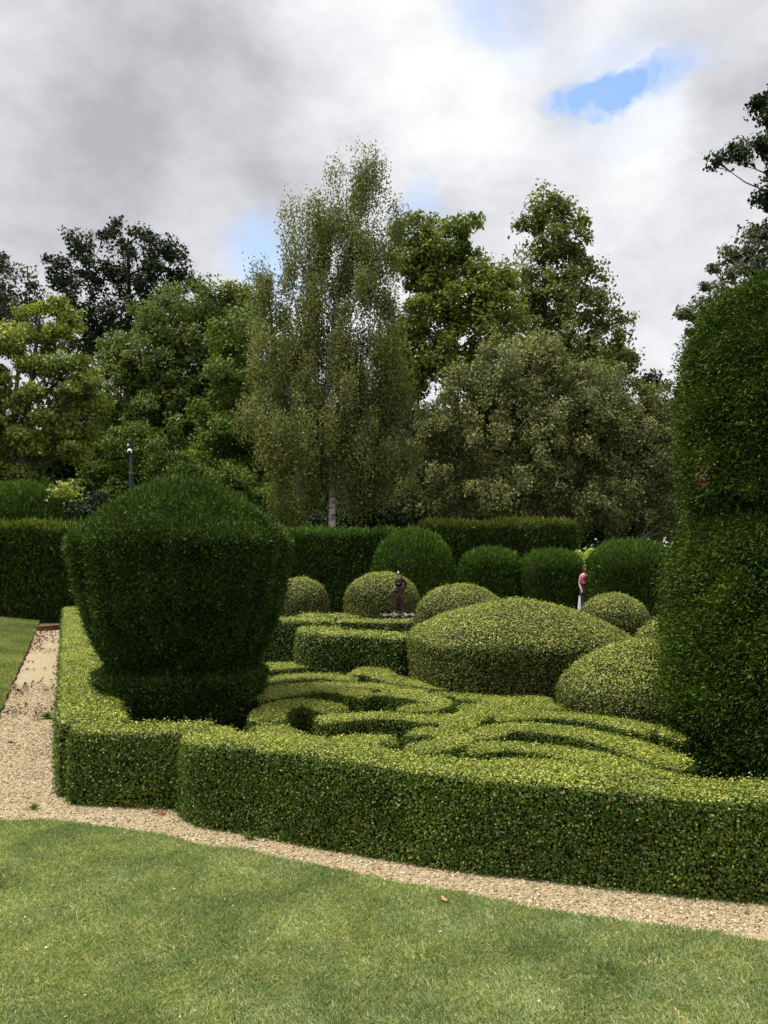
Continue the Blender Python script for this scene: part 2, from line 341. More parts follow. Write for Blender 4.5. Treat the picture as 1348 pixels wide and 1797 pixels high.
def lawn_blades():
    r = rng_(11); n = 1300000
    y = 2.7 + r.random(n) * 3.4; x = (r.random(n) * 2 - 1) * (y * .62 + .5)
    k = inside(x, y, lawn_poly); x, y = x[k], y[k]
    pp = np.c_[x, y, np.zeros(len(x))]; dn = fbm(pp, 9, 3) + .6 * fbm(pp, 30, 4, 2)
    k = r.random(len(x)) < np.clip(.70 + .5 * dn, .35, 1); x, y, pp, dn = x[k], y[k], pp[k], dn[k]
    h = .021 + .006 * np.clip(fbm(pp, 14, 8), -1, 1)
    V, Fc = blades(len(x), np.c_[x, y], np.full(len(x), .015), h, .0040, r, .8)
    tag(obj('lawn_grass', [(V, Fc, 0, False)], [M['blade']]), 'short mown lawn grass with yellowed dry patches', 'grass', kind='stuff')
lawn_blades()
def bank_blades():
    r = rng_(12); n = 220000; s = s_near + r.random(n) * 19; u = r.random(n)**1.3 * 5
    q = edge0 + s[:, None] * path_dir + u[:, None] * path_nrm
    V, Fc = blades(n, q, bank_h(u) - .02, .06, .012, r)
    tag(obj('bank_grass', [(V, Fc, 0, False)], [M['bankblade']]), 'short grass on the bank beside the gravel path', 'grass', kind='stuff')
bank_blades()
OCT = np.array([[1, 0, 0], [-1, 0, 0], [0, 1, 0], [0, -1, 0], [0, 0, 1], [0, 0, -1.]])
OCF = np.array([[0, 2, 4], [2, 1, 4], [1, 3, 4], [3, 0, 4], [2, 0, 5], [1, 2, 5], [3, 1, 5], [0, 3, 5]])
def gravel():
    r = rng_(21); n = 150000; y = 4.0 + r.random(n)**1.4 * 8; x = -6 + r.random(n) * 9
    k = inside(x, y, gravel_poly) & ~inside(x, y, bed_poly) & (x > -.62 * y); x, y = x[k], y[k]; n = len(x)
    rot = r.normal(size=(n, 3, 3)); rot, _ = np.linalg.qr(rot)
    sz = r.uniform(.004, .0105, n)[:, None, None] * (1 + .05 * (y - 4))[:, None, None]
    V = (OCT[None] * (1 + .45 * r.normal(size=(n, 6, 1)).clip(-1, 1))) * r.uniform(.6, 1.2, (n, 1, 3)); V = np.einsum('nij,nkj->nki', rot, V) * sz
    V[:, :, 2] *= .75; V = V + np.stack([x, y, np.full(n, .006)], 1)[:, None]
    Fc = (np.arange(n)[:, None, None] * 6 + OCF[None]).reshape(-1, 3)
    tag(obj('gravel', [(V.reshape(-1, 3), Fc, 0, False)], [M['pebble']]), 'loose honey coloured gravel along the foot of the hedges', 'gravel', kind='stuff')
gravel()
# ------------------------------------------------------------------ clipped hedges
def ribbon(cl, w, h, seed, step=.08, lump=.012, rc=.06, z0=0.0, batter=.97, wave=.015, re=None):
    cl = resample(np.asarray(cl, float)[:, :2], step); n = len(cl)
    t = unit(np.gradient(cl, axis=0)); nr = np.stack([-t[:, 1], t[:, 0]], 1)
    s = np.r_[0, np.cumsum(np.linalg.norm(np.diff(cl, axis=0), axis=1))]; Ltot = s[-1]
    re = min(.16, w * .4) if re is None else re
    e = np.minimum(s, Ltot - s); f = np.where(e < re, np.sqrt(np.clip(1 - ((re - e) / re)**2, 0, 1)), 1); f = np.maximum(f, .03)
    hf = np.where(e < re * .4, .93 + .07 * np.sqrt(np.clip(1 - ((re * .4 - e) / (re * .4))**2, 0, 1)), 1)
    c = []
    for k in range(5): c.append((-.5, k / 5 * (h - rc)))
    for k in range(4): a = math.pi - k / 3 * math.pi / 2; c.append((-.5 + rc / w + math.cos(a) * rc / w, h - rc + math.sin(a) * rc))
    for k in range(1, 6): c.append((-.5 + rc / w + (1 - 2 * rc / w) * k / 6, h))
    c2 = [(-u, z) for u, z in c[:9]][::-1]; c = np.array(c + c2)
    sc = 1 - (1 - batter) * (c[:, 1] / h)
    off = (c[:, 0] * sc)[None] * (w * f)[:, None]
    V = np.empty((n, len(c), 3)); V[:, :, :2] = cl[:, None] + off[:, :, None] * nr[:, None]
    V[:, :, 2] = z0 + c[None, :, 1] * hf[:, None]
    V = V.reshape(-1, 3); Fc = grid_faces(n, len(c))[:, ::-1]
    N = vnormals(V, Fc); zrel = (V[:, 2:3] - z0) / h
    V = V + N * ((fbm(V, 7, seed) * lump + fbm(V, 2.2, seed + 1, 2) * lump * 1.3)[:, None]) * np.minimum(1, zrel * 4)
    V[:, 2] += (fbm(V * [1, 1, 0], 1.7, seed + 2, 2) * wave) * zrel[:, 0]
    return V, Fc
def foliate(V, Fc, seed, dens, ln, wd, mode='box', depth=.02, inset=.025, hole=-.7, hole_scale=24, top=None, sprig=.03, **kw):
    """dark twig core + leaves over the surface; returns parts for obj()"""
    r = rng_(seed); N = vnormals(V, Fc); core = V - N * inset
    p, n = sample(V, Fc, dens, r, N)
    g = fbm(p, hole_scale, seed + 7, 3); k = r.random(len(p)) < np.clip(1 + (g - hole * .5) * .9, .45, 1); p, n = p[k], n[k]
    off = r.normal(size=len(p)) * depth * .6 - depth * .2 + np.where(r.random(len(p)) < sprig, r.random(len(p)) * depth * 2.2, 0)
    p = p + n * off[:, None]
    p[:, 2] = np.maximum(p[:, 2], .012)
    parts = [(core, Fc, 0, False)]
    if mode == 'box':
        if top is not None:
            pr = np.clip((n[:, 2] - .35) / .4, 0, 1) * top; tp = r.random(len(p)) < pr  # upward faces get the leaves with top light painted in
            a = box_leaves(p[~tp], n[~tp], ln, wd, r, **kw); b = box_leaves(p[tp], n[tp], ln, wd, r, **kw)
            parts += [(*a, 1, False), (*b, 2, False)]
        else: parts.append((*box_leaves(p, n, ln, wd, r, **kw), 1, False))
    elif top is not None:
        tp = r.random(len(p)) < np.clip((n[:, 2] - .25) / .4, 0, 1) * top  # upward shoots take the painted lit-top colour
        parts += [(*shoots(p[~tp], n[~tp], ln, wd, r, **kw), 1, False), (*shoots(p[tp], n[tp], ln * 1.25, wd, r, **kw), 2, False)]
    else: parts.append((*shoots(p, n, ln, wd, r, **kw), 1, False))
    return parts
BOXM = lambda: [M['core'], M['box'], M['boxlit']]
def box_hedge(label, cl, w, h, seed, dens=9000, ln=.019, wd=.012, group=None, top=.75, name='box_hedge', depth=.022, **kw):
    V, Fc = ribbon(cl, w, h, seed, **kw); c = V.mean(0); c[2] = 0
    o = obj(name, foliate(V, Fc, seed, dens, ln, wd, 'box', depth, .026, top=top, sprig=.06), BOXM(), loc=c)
    return tag(o, label, 'hedge', group)
def offset(line, d):
    line = resample(line, .1); t = unit(np.gradient(line, axis=0)); return line + np.stack([-t[:, 1], t[:, 0]], 1) * d
KN = 'low clipped box hedges of the knot garden'
front = PXE([(314, 1404), (312, 1432), (342, 1452), (434, 1468), (560, 1492), (680, 1513), (800, 1533), (924, 1547), (1174, 1575), (1348, 1590), (1700, 1616), (2400, 1655)])
fcl = offset(front, .22)
box_hedge('long low box hedge curving across the front above the gravel strip', fcl, .42, .565, 31, 21000, .0175, .011, group=KN, lump=.016, wave=.03)
# hedge along the path, and its short return towards the camera
hw = .54; pn = np.array([path_dir[1], -path_dir[0]])
fd = unit(np.array([.93, -.18])); fnn = np.array([.18, .93])
Va, Fa = ribbon([hedge_foot + path_dir * .10 + pn * hw / 2, hedge_foot + path_dir * 6 + pn * hw / 2, hedge_foot + path_dir * 16.8 + pn * hw / 2], hw, .565, 33, re=.05, lump=.014, wave=.03)
Vb, Fb = ribbon([hedge_foot + fd * .01 + fnn * .19, hedge_foot + fd * .5 + fnn * .21, hedge_foot + fd * 1.15 + fnn * .24], .36, .565, 35, re=.06, lump=.014)
pa = foliate(Va, Fa, 33, 9500, .021, .0135, 'box', .024, .028, top=.75, sprig=.07); pb_ = foliate(Vb, Fb, 35, 17000, .019, .012, 'box', .024, .028, top=.75, sprig=.07)
tag(obj('box_hedge', pa + pb_, BOXM(), loc=(hedge_foot[0], hedge_foot[1], 0)), 'long straight box hedge beside the gravel path, turning a corner before the vase yew', 'hedge', KN)
# the scrolls of the knot: centre lines drawn over the hedge tops
KZ = .49
def K(pts): return PXE(pts, KZ)
SCROLLS = [
    ('short straight farthest pale box hedge piece beside the vase yew', [(440, 1164), (500, 1161), (550, 1160)], .38, -.02),
    ('hooked pale box hedge below the left end of the round ended block', [(450, 1178), (520, 1171), (600, 1167), (648, 1172), (645, 1183), (610, 1184)], .30, .02),
    ('straight pale box hedge band just inside the hooked one', [(450, 1196), (520, 1187), (580, 1185), (622, 1191)], .28, -.01),
    ('curling box hedge running down the left foot of the big mound', [(676, 1168), (660, 1181), (690, 1194), (735, 1201), (800, 1210)], .30, .03),
    ('long gently waved box hedge band level with the vase rim', [(455, 1213), (510, 1203), (580, 1200), (640, 1203), (690, 1209), (745, 1218)], .26, .0),
    ('small curled box hedge directly above the dark slot', [(455, 1231), (500, 1220), (560, 1214), (615, 1217), (640, 1226)], .25, .03),
    ('box hedge bend forming the upper left rim of the dark hole', [(468, 1264), (476, 1245), (525, 1232), (572, 1238), (585, 1247)], .26, .0),
    ('hooked box hedge ending right of the dark slot', [(655, 1219), (700, 1223), (745, 1231), (768, 1242), (735, 1250), (700, 1246)], .25, .03),
    ('box hedge scroll whose dark face lies behind the dark hole', [(562, 1268), (610, 1259), (690, 1256), (765, 1262), (792, 1252)], .25, .01),
    ('box hedge bend forming the front rim of the dark hole', [(700, 1304), (640, 1299), (570, 1304), (505, 1294), (466, 1274)], .28, .0),
    ('box hedge band lying along the foot of the big mound', [(760, 1208), (830, 1216), (900, 1219), (970, 1226)], .28, -.02),
    ('tight box hedge curl below the middle of the big mound', [(800, 1224), (850, 1229), (893, 1235), (850, 1243), (805, 1249)], .23, .02),
    ('box hedge scroll between the big mound and the right mound', [(800, 1280), (816, 1263), (860, 1250), (930, 1241), (1000, 1240)], .25, .0),
    ('box hedge band running below the right mound', [(872, 1263), (930, 1256), (1000, 1258), (1070, 1267), (1140, 1286)], .25, .02),
    ('long box hedge band sweeping towards the foot of the tall right yew', [(842, 1291), (880, 1276), (950, 1277), (1030, 1289), (1110, 1310), (1200, 1344)], .28, .0),
    ('box hedge piece under the left flank of the right mound', [(1010, 1246), (1080, 1256), (1140, 1268), (1200, 1286)], .25, -.03),
    ('hairpin box hedge at the centre of the parterre', [(712, 1284), (765, 1285), (802, 1296), (772, 1309), (715, 1318)], .24, .02),
    ('waved box hedge band behind the right half of the front border', [(822, 1312), (880, 1303), (960, 1310), (1040, 1325), (1110, 1343), (1170, 1364)], .27, -.01),
    ('waved box hedge band behind the left half of the front border', [(432, 1303), (475, 1317), (545, 1323), (620, 1319), (680, 1320)], .25, .02),
    ('low box hedge strip tucked behind the left half of the front border', [(455, 1310), (540, 1325), (640, 1332), (720, 1329), (790, 1328)], .25, -.03),
    ('low box hedge strip tucked behind the right half of the front border', [(750, 1350), (830, 1338), (920, 1333), (1000, 1344), (1100, 1364)], .27, -.02),
    ('box hedge strip partly hidden by the tall right yew', [(1120, 1374), (1200, 1382), (1290, 1390), (1400, 1400)], .24, .0),
]
for i, (lab, pts, w, dz) in enumerate(SCROLLS):
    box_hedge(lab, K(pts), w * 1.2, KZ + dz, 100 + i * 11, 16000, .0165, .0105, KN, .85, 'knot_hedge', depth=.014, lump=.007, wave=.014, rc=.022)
# taller box blocks by the fountain
TB = 'taller clipped box blocks round the fountain'
def px_line(pts, d): return np.array([[(x - CX) / F * q, q] for (x, q) in pts])
box_hedge('round ended box block joining the big mound on its left', px_line([(560, 10.9), (572, 10.3), (640, 10.2), (735, 9.9)], 0), .6, .93, 301, 5200, .026, .016, TB, .7, lump=.014)
box_hedge('square box block just right of the vase yew', px_line([(430, 12.6), (500, 12.5), (588, 12.4)], 0), .8, .93, 303, 3600, .03, .018, TB, .7)
box_hedge('low box block left of the fountain pedestal', px_line([(590, 15.0), (640, 15.1), (730, 15.1)], 0), .7, .74, 305, 2600, .034, .02, TB, .7)
box_hedge('thin bright box strip between the two left balls', px_line([(520, 17.0), (600, 17.0), (630, 17.2)], 0), .6, .70, 307, 2400, .036, .02, TB, .8)
# ------------------------------------------------------------------ domes and topiary
def dome(prof, c, seed, seg=72, sx=1, sy=1, sup=2.0, rot=0, lump=.03, lscale=4, groove=None, step=.06):
    prof = resample(np.asarray(prof, float), step); an = np.linspace(0, 2 * math.pi, seg, endpoint=False)
    k = (np.abs(np.cos(an - rot))**sup + np.abs(np.sin(an - rot))**sup)**(-1 / sup)
    V = np.stack([np.outer(prof[:, 0], np.cos(an) * k) * sx, np.outer(prof[:, 0], np.sin(an) * k) * sy, np.repeat(prof[:, 1:2], seg, 1)], -1)
    if groove is not None: V[:, :, :2] *= groove(an[None], prof[:, 1:2])[..., None]
    V = V.reshape(-1, 3) + np.array([c[0], c[1], 0]); Fc = grid_faces(len(prof), seg, True)
    N = vnormals(V, Fc); V = V + N * (fbm(V, lscale, seed) * lump)[:, None]
    return V, Fc
def box_ball(label, prof, c, seed, dens, ln, wd, group='rounded box mounds in the knot garden', top=None, name='box_mound', **kw):
    V, Fc = dome(prof, c, seed, **kw); loc = (c[0], c[1], 0)
    o = obj(name, foliate(V, Fc, seed, dens, ln, wd, 'box', ln * .8, ln, top=.55, hole=-.7, hole_scale=12), [M['core'], M['dome'], M['boxlit']], loc=loc)
    return tag(o, label, 'topiary', group)
def cap(r, z1, z2, n=9, p=2.0, z0=0.0, foot=.92):
    """a straight sided foot from z0 to z1, then a dome to z2"""
    a = np.linspace(0, math.pi / 2, n); pr = [(r * foot, z0), (r * .98, z0 + (z1 - z0) * .5)]
    pr += [(r * max(math.cos(q), 0.004)**(2 / p), z1 + (z2 - z1) * math.sin(q)**(2 / p)) for q in a]; return pr
def at(x, d): return np.array([(x - CX) / F * d, d])
box_ball('largest broad box mound in the middle of the knot garden', cap(1.21, .90, 1.37, 14, 1.5, foot=.99), at(910, 9.35), 401, 8000, .022, .0135, sup=3.4, sy=.92, lump=.022, rot=.12, groove=lambda a, z: 1 - .0 * a + 0 * z)
box_ball('rounded box mound half hidden by the tall right yew', cap(.76, .58, 1.08, 12, 1.7, foot=.98), at(1131, 7.5), 403, 10500, .020, .012, sup=2.6, lump=.024)
box_ball('box mound right of the fountain, behind the largest mound', cap(.72, .85, 1.42, 12, 2.1), at(810, 13.2), 405, 5200, .026, .016)
box_ball('box ball standing directly behind the fountain figure', cap(.79, .98, 1.57, 12, 2.0, foot=.6), at(670, 17.6), 407, 4000, .030, .018)
box_ball('box ball peeping out from behind the vase yew', cap(.66, .92, 1.46, 12, 2.0, foot=.6), at(524, 18), 409, 4000, .030, .018)
box_ball('small box mound in front of the person by the far yews', cap(.58, .8, 1.29, 12, 2.0), at(1078, 13.4), 411, 5200, .026, .016)
box_ball('sliver of box mound squeezed beside the tall right yew', cap(.6, .5, .99, 12, 2.0), at(1180, 12.0), 413, 3600, .03, .018)

# vase shaped yew
vc = at(321, 8.0)
def vgroove(an, z):
    w = an + .04 * np.sin(z * 3 + an * 3)
    g = .98 + .062 * (np.abs(np.sin(w * 11 + .5))**.55 - .72) + .022 * np.sin(an * 5 + 1) + .014 * np.sin(an * 3 + z * 2)
    return np.where(z > 2.05, 1 + .4 * (g - 1), np.where(z > .79, g, 1 + .25 * (g - 1)))
vp = [(.54, .20), (.62, .25), (.70, .42), (.77, .64), (.80, .725), (.785, .745), (.67, .75), (.665, .83), (.74, .92), (.81, 1.04), (.885, 1.24), (.95, 1.48), (1.0, 1.72), (1.035, 1.93), (1.04, 1.985), (1.01, 2.03), (.85, 2.15), (.62, 2.33), (.38, 2.48), (.2, 2.56), (.004, 2.60)]
vase = thing('vase_yew', 'dark yew clipped like a wide vase with a domed top', 'topiary', (vc[0], vc[1], 0))
V, Fc = dome(vp, vc, 501, 260, sup=2.15, rot=.25, lump=.020, lscale=7, groove=vgroove, step=.03)
pt = foliate(V, Fc, 503, 19000, .038, .010, 'yew', .026, .045, hole=-.6, hole_scale=9, sprig=.09, out=.6, up=.5, rnd=.6)
# longer wild shoots on the crown of the vase
r = rng_(505); p, n = sample(V, Fc, 900, r); k = (p[:, 2] > 2.02 + .1 * r.random(len(p))); p, n = p[k], n[k]
pt.append((*shoots(p, n, .085, .012, r, .35, .9, .45), 1, False))
obj('foliage', pt, [M['core'], M['yew']], vase, (vc[0], vc[1], 0))
tk = [tube([[vc[0] + a, vc[1] + b, 0], [vc[0] + a * .9, vc[1] + b * .9, .3], [vc[0] + a * .7, vc[1] + b * .7, .7]], [.06, .05, .05], 8) for a, b in ((0, 0), (.5, -.45), (-.35, -.3), (.2, .3))]
obj('trunk', [(*join(tk), 0, True)], [M['yewbark']], vase, (vc[0], vc[1], 0))
# tall two tier yew at the right edge
rc = at(1472, 6.75)
rp = [(1.15, .08), (1.27, .18), (1.36, .48), (1.375, .8), (1.33, 1.26), (1.27, 1.7), (1.19, 2.04), (1.09, 2.11), (.90, 2.15), (.87, 2.25), (1.15, 2.28), (1.185, 2.35), (1.19, 2.8), (1.185, 3.1), (1.15, 3.48), (1.05, 3.78), (.90, 3.92), (.68, 4.0), (.4, 4.04), (.004, 4.05)]
yew = thing('tall_yew', 'tall dark yew clipped in two stacked tiers at the right edge', 'topiary', (rc[0], rc[1], 0))
V, Fc = dome(rp, rc, 521, 200, lump=.05, lscale=5.5, step=.035, sup=2.0, rot=.5)
Vn = vnormals(V, Fc); V = V + Vn * (np.clip(fbm(V, 13, 529, 2), -.7, 1) * .04)[:, None]
pt = foliate(V, Fc, 523, 24000, .034, .010, 'yew', .05, .06, hole=-.5, hole_scale=10, sprig=.10, out=.8, up=-.05, rnd=.6)
obj('foliage', pt, [M['core'], M['yewr']], yew, (rc[0], rc[1], 0))
obj('trunk', [(*tube([[rc[0], rc[1], 0], [rc[0], rc[1], 1.0]], [.12, .1], 8), 0, True)], [M['yewbark']], yew, (rc[0], rc[1], 0))
r = rng_(531); q0 = P(1229, 846, 5.62); nq = 70; pq = q0 + r.normal(size=(nq, 3)) * [.022, .03, .026]
M['deadyew'] = surf_mat('dead_yew_sprig', [(0, (.035, .014, .007)), (.6, (.08, .030, .013)), (1, (.13, .055, .025))], rough=.8, island=True)
tag(obj('dead_sprig', [(*shoots(pq, np.tile([-.4, -.9, 0], (nq, 1)), .045, .012, r, .6, -.2, .6), 0, False)], [M['deadyew']], yew, (rc[0], rc[1], 0)), 'small reddish brown dead sprig')
# far yew hedges and yews
def yew_hedge(label, cl, w, h, seed, mat, z0=-.1, dens=520, group='tall yew hedges closing the garden'):
    V, Fc = ribbon(cl, w, h, seed, step=.25, lump=.06, rc=.18, z0=z0, wave=.05); c = V.mean(0); c[2] = 0
    o = obj('yew_hedge', foliate(V, Fc, seed, dens, .15, .045, 'yew', .07, .09, hole=-.85, hole_scale=2.5, sprig=.1, top=.8, out=.5, up=.7, rnd=.4), [M['core'], mat, M['goldlit'] if mat is M['hedgegold'] else M['yewlit']], loc=c)
    return tag(o, label, 'hedge', group)
yew_hedge('high yew hedge with golden top behind the grass bank', [(-22, 24.0), (-14, 24.4), (-7.4, 25.2)], 1.5, 2.95, 601, M['hedgegold'])
yew_hedge('high dark yew hedge below the birch trunk', px_line([(330, 29.2), (500, 29.2), (700, 29.4)], 0), 1.6, 2.93, 603, M['hedgeyew'])
yew_hedge('farthest yew hedge with uneven browner top', px_line([(735, 31.5), (860, 31.6), (1012, 31.8)], 0), 1.6, 3.3, 605, M['hedgegold'])
def far_yew(label, prof, c, seed, dens=900, **kw):
    V, Fc = dome(prof, c, seed, 56, lump=.04, lscale=2.5, step=.12, **kw)
    o = obj('clipped_yew', foliate(V, Fc, seed, dens, .13, .035, 'yew', .05, .08, hole=-.85, hole_scale=2.5, sprig=.1, top=.7, out=.45, up=.8, rnd=.35), [M['core'], M['hedgeyew'], M['yewlit']], loc=(c[0], c[1], 0))
    return tag(o, label, 'topiary', 'clipped yews in front of the far hedges')
far_yew('egg shaped yew behind the fountain figure', cap(1.36, .9, 2.78, 14, 2.1), at(726, 26.5), 611)
far_yew('smaller cushion topped yew right of the egg shaped one', cap(.90, 1.55, 2.17, 10, 2.1), at(860, 27), 613, sup=3)
far_yew('cushion topped yew just left of the person', cap(.97, 1.5, 2.08, 10, 2.1), at(966, 26.6), 615, sup=3)
far_yew('widest square cushion yew just right of the person', cap(1.24, 1.55, 2.38, 10, 2.0), at(1108, 25), 617, sup=3)
far_yew('shaggy round yew bush behind the golden topped hedge', cap(1.3, 2.6, 4.35, 10, 2.1), at(40, 27), 619)
# ------------------------------------------------------------------ trees
def tree(name, label, d, base_x, blobs, leafm, barkm, seed, cr=.8, lai=3.4, ln=.2, wd=.12, dens=1.0, tr=.25, group=None, hang=0.0, flat=.6, slim=1.0, trunk=None, twig=.02, cat='tree', shell=.5, nlimb=10, top_y=None):
    r = rng_(seed); bx = (base_x - CX) / F * d; base = np.array([bx, d, 0.0])
    root = thing(name, label, cat, base, group); tubes = []
    cs = np.array([P(b[0], b[1], d + (b[4] if len(b) > 4 else 0)) for b in blobs])
    if trunk is None:
        tp = cs[np.argmax(cs[:, 2])]; trunk = np.array([base, base * .75 + tp * .25 + r.normal(size=3) * .2, base * .45 + tp * .55 + r.normal(size=3) * .3, tp])
    else: trunk = np.array([P(x, y, d) for x, y in trunk]); trunk = np.vstack([[trunk[0][0], d, 0], trunk])
    trunk = resample(trunk, .5); m = len(trunk); tubes.append(tube(trunk, np.linspace(tr, tr * .12, m), 9))
    Ls = []
    for b, c in zip(blobs, cs):
        q = (d + (b[4] if len(b) > 4 else 0)) / F; rx, rz = b[2] * q * 1.1, b[3] * q * 1.1; ry = .9 * rx
        a = 4 * math.pi / 3 * (rx * rz + rx * ry + ry * rz) / 3 * 3
        n = max(5, int(dens * .85 * a / (math.pi * cr * cr))); lpc = max(8, int(1.7 * lai * math.pi * rx * rz / (n * ln * wd * .5)))
        u = unit(r.normal(size=(n, 3))); rad = shell + (1 - shell) * r.random(n)**.6
        cc = c + u * rad[:, None] * np.array([rx, ry, rz]) * (1 + .18 * r.normal(size=(n, 1)))
        # limbs
        zt = c[2] - .9 * rz - .25 * abs(c[0] - bx)
        if hang > .5 and c[2] < .32 * trunk[-1, 2]: zt = c[2] + 1.3      # low drooping boughs start above their foliage
        i0 = int(np.clip(np.searchsorted(trunk[:, 2], max(zt, .12 * trunk[-1, 2])), 0, m - 2)); p0 = trunk[i0]
        r0 = max(tr * (1 - i0 / m) * .55, tr * .1)
        lim = resample(np.array([p0, p0 * .5 + c * .5 + [0, 0, -.08 * np.linalg.norm(c - p0)] + r.normal(size=3) * .12 * rx, c]), .5)
        tubes.append(tube(lim, np.linspace(r0, r0 * .3, len(lim)), 6))
        for k in r.choice(n, min(n, nlimb), replace=False):
            e = cc[k]; s0 = lim[int(r.uniform(.55, 1) * (len(lim) - 1))]
            bl = np.array([s0, (s0 + e) / 2 + r.normal(size=3) * .1 * rx + [0, 0, .08 * rz], e]); tubes.append(tube(resample(bl, .6), np.linspace(r0 * .3, twig, len(resample(bl, .6))), 4))
        nl = n * lpc; ci = np.repeat(np.arange(n), lpc); sz = (cr * r.uniform(.6, 1.35, n))[ci][:, None]
        g = np.clip(r.normal(size=(nl, 3)), -1.7, 1.7) * np.array([.46 * slim, .46 * slim, .46 * flat]); lp = cc[ci] + g * sz
        lp[:, 2] -= hang * np.abs(r.normal(size=nl)) * sz[:, 0]
        o_ = unit(lp - c)
        nn = unit(np.array([0, 0, .5]) + o_ * .7 + r.normal(size=(nl, 3)) * .6)
        ax = unit(np.cross(nn, r.normal(size=(nl, 3))) + np.array([0, 0, -.35 - hang * .5]))
        nn = unit(nn - ax * (nn * ax).sum(1, keepdims=True))
        kk = r.uniform(.6, 1.3, nl); Ls.append(leaf_mesh(lp, ax, nn, ln * kk, wd * kk))
    obj('trunk', [(*join(tubes), 0, True)], [barkm], root, base)
    obj('crown', [(*join(Ls), 0, False)], [leafm], root, base)
    return root
def tl(name, a, b, c, scale=.5, vary=.3, trans=.28, warm=(1.1, 1, .9), acc=None, spec=.22, rough=.5):
    st = [(0, a), (.55, b), (.95, c)]
    if acc: st += [(.975, acc)]
    return leaf_mat(name, st, scale, vary, rough, trans, spec, warm)
lm_birch = tl('birch_leaf', (.078, .104, .034), (.135, .162, .056), (.24, .255, .10), .6, .3, .3, acc=(.20, .13, .03))
lm_left = tl('yellow_green_leaf', (.085, .13, .018), (.145, .188, .03), (.27, .30, .06), .5, .35, .3, spec=.5)
lm_oak = tl('oak_leaf', (.014, .022, .010), (.022, .034, .014), (.04, .055, .022), .4, .3, .12)
lm_mid = tl('olive_leaf', (.052, .084, .018), (.088, .125, .03), (.15, .18, .05), .35, .35, .25)
lm_fresh = tl('fresh_leaf', (.045, .085, .014), (.08, .13, .022), (.15, .20, .04), .4, .3, .3)
lm_ash = tl('ash_leaf', (.068, .104, .018), (.12, .16, .030), (.23, .255, .06), .35, .4, .3)
lm_lime = tl('lime_leaf', (.065, .09, .022), (.11, .14, .036), (.20, .22, .07), .35, .35, .25, acc=(.16, .13, .05))
lm_willow = tl('grey_olive_leaf', (.074, .092, .030), (.124, .148, .052), (.255, .262, .12), .5, .3, .2, acc=(.30, .27, .15))
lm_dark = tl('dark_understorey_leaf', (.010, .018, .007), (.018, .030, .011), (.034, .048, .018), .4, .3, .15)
lm_shrub = tl('shrub_leaf', (.036, .068, .010), (.066, .108, .014), (.13, .17, .024), .5, .35, .25)
lm_grey = tl('grey_green_leaf', (.04, .05, .03), (.065, .075, .045), (.10, .11, .07), .4, .3, .2)
lm_right = tl('silver_green_leaf', (.04, .055, .028), (.065, .082, .042), (.13, .15, .09), .6, .3, .25, spec=.6)

tree('birch_tree', 'tall slender silver birch with white trunk and drooping twigs', 32, 584,
     [(646, 308, 32, 42), (590, 300, 9, 20), (510, 365, 12, 22), (448, 478, 18, 16), (700, 372, 10, 26, .5), (632, 362, 46, 44), (560, 382, 44, 44), (606, 425, 62, 50), (520, 435, 40, 46), (688, 420, 14, 46, .5), (474, 505, 38, 36), (545, 500, 52, 48),
      (655, 490, 52, 55), (680, 590, 36, 80), (610, 590, 66, 60), (500, 590, 52, 50), (548, 660, 78, 52, .4), (650, 690, 58, 80), (452, 735, 54, 40), (520, 745, 74, 60, -.6), (640, 790, 60, 60, .3), (515, 860, 46, 46, .6), (622, 850, 30, 44, .6), (590, 700, 60, 60, -.5), (590, 770, 60, 50, -.1), (690, 660, 30, 60), (560, 590, 50, 50), (680, 760, 34, 70, .5), (470, 660, 40, 50)],
     lm_birch, M['birchbark'], 701, .66, 2.3, .10, .062, 1.15, .17, hang=.9, flat=1.1, slim=.72, trunk=[(583, 930), (583, 860), (578, 760), (574, 660), (588, 560), (606, 460), (630, 370), (648, 260)], twig=.014, nlimb=9)
tree('oak_tree', 'dark open crowned oak with sky showing through on the left skyline', 56, 230,
     [(108, 475, 30, 28), (148, 430, 28, 26), (225, 418, 40, 26), (285, 445, 40, 32), (180, 480, 40, 30), (255, 490, 56, 40), (325, 500, 30, 26), (130, 540, 46, 40), (215, 560, 60, 40), (150, 600, 50, 40), (290, 560, 50, 40)],
     lm_oak, M['oakbark'], 703, .62, 2.6, .24, .17, 1.1, .55, nlimb=14, twig=.05, flat=.8)
tree('ash_tree', 'pale distant tree at the left frame edge behind the yellow green tree', 64, -10, [(10, 510, 50, 48), (-50, 530, 70, 60), (48, 505, 16, 36), (30, 580, 50, 40)], lm_grey, M['bark'], 705, 1.0, 2.6, .3, .18, .9, .4, nlimb=5)
tree('maple_tree', 'sunlit yellow green tree with layered leaves at the left edge', 30, 40,
     [(70, 556, 50, 36), (30, 620, 60, 48), (120, 655, 52, 38), (10, 690, 60, 44), (90, 705, 66, 40), (40, 760, 66, 40), (150, 745, 40, 38), (110, 790, 46, 30), (20, 830, 50, 30), (-60, 640, 70, 80), (-60, 770, 70, 70), (155, 690, 30, 30), (112, 862, 20, 16, -3)],
     lm_left, M['bark'], 707, .55, 3.4, .15, .09, 1.15, .3, nlimb=5, flat=.5)
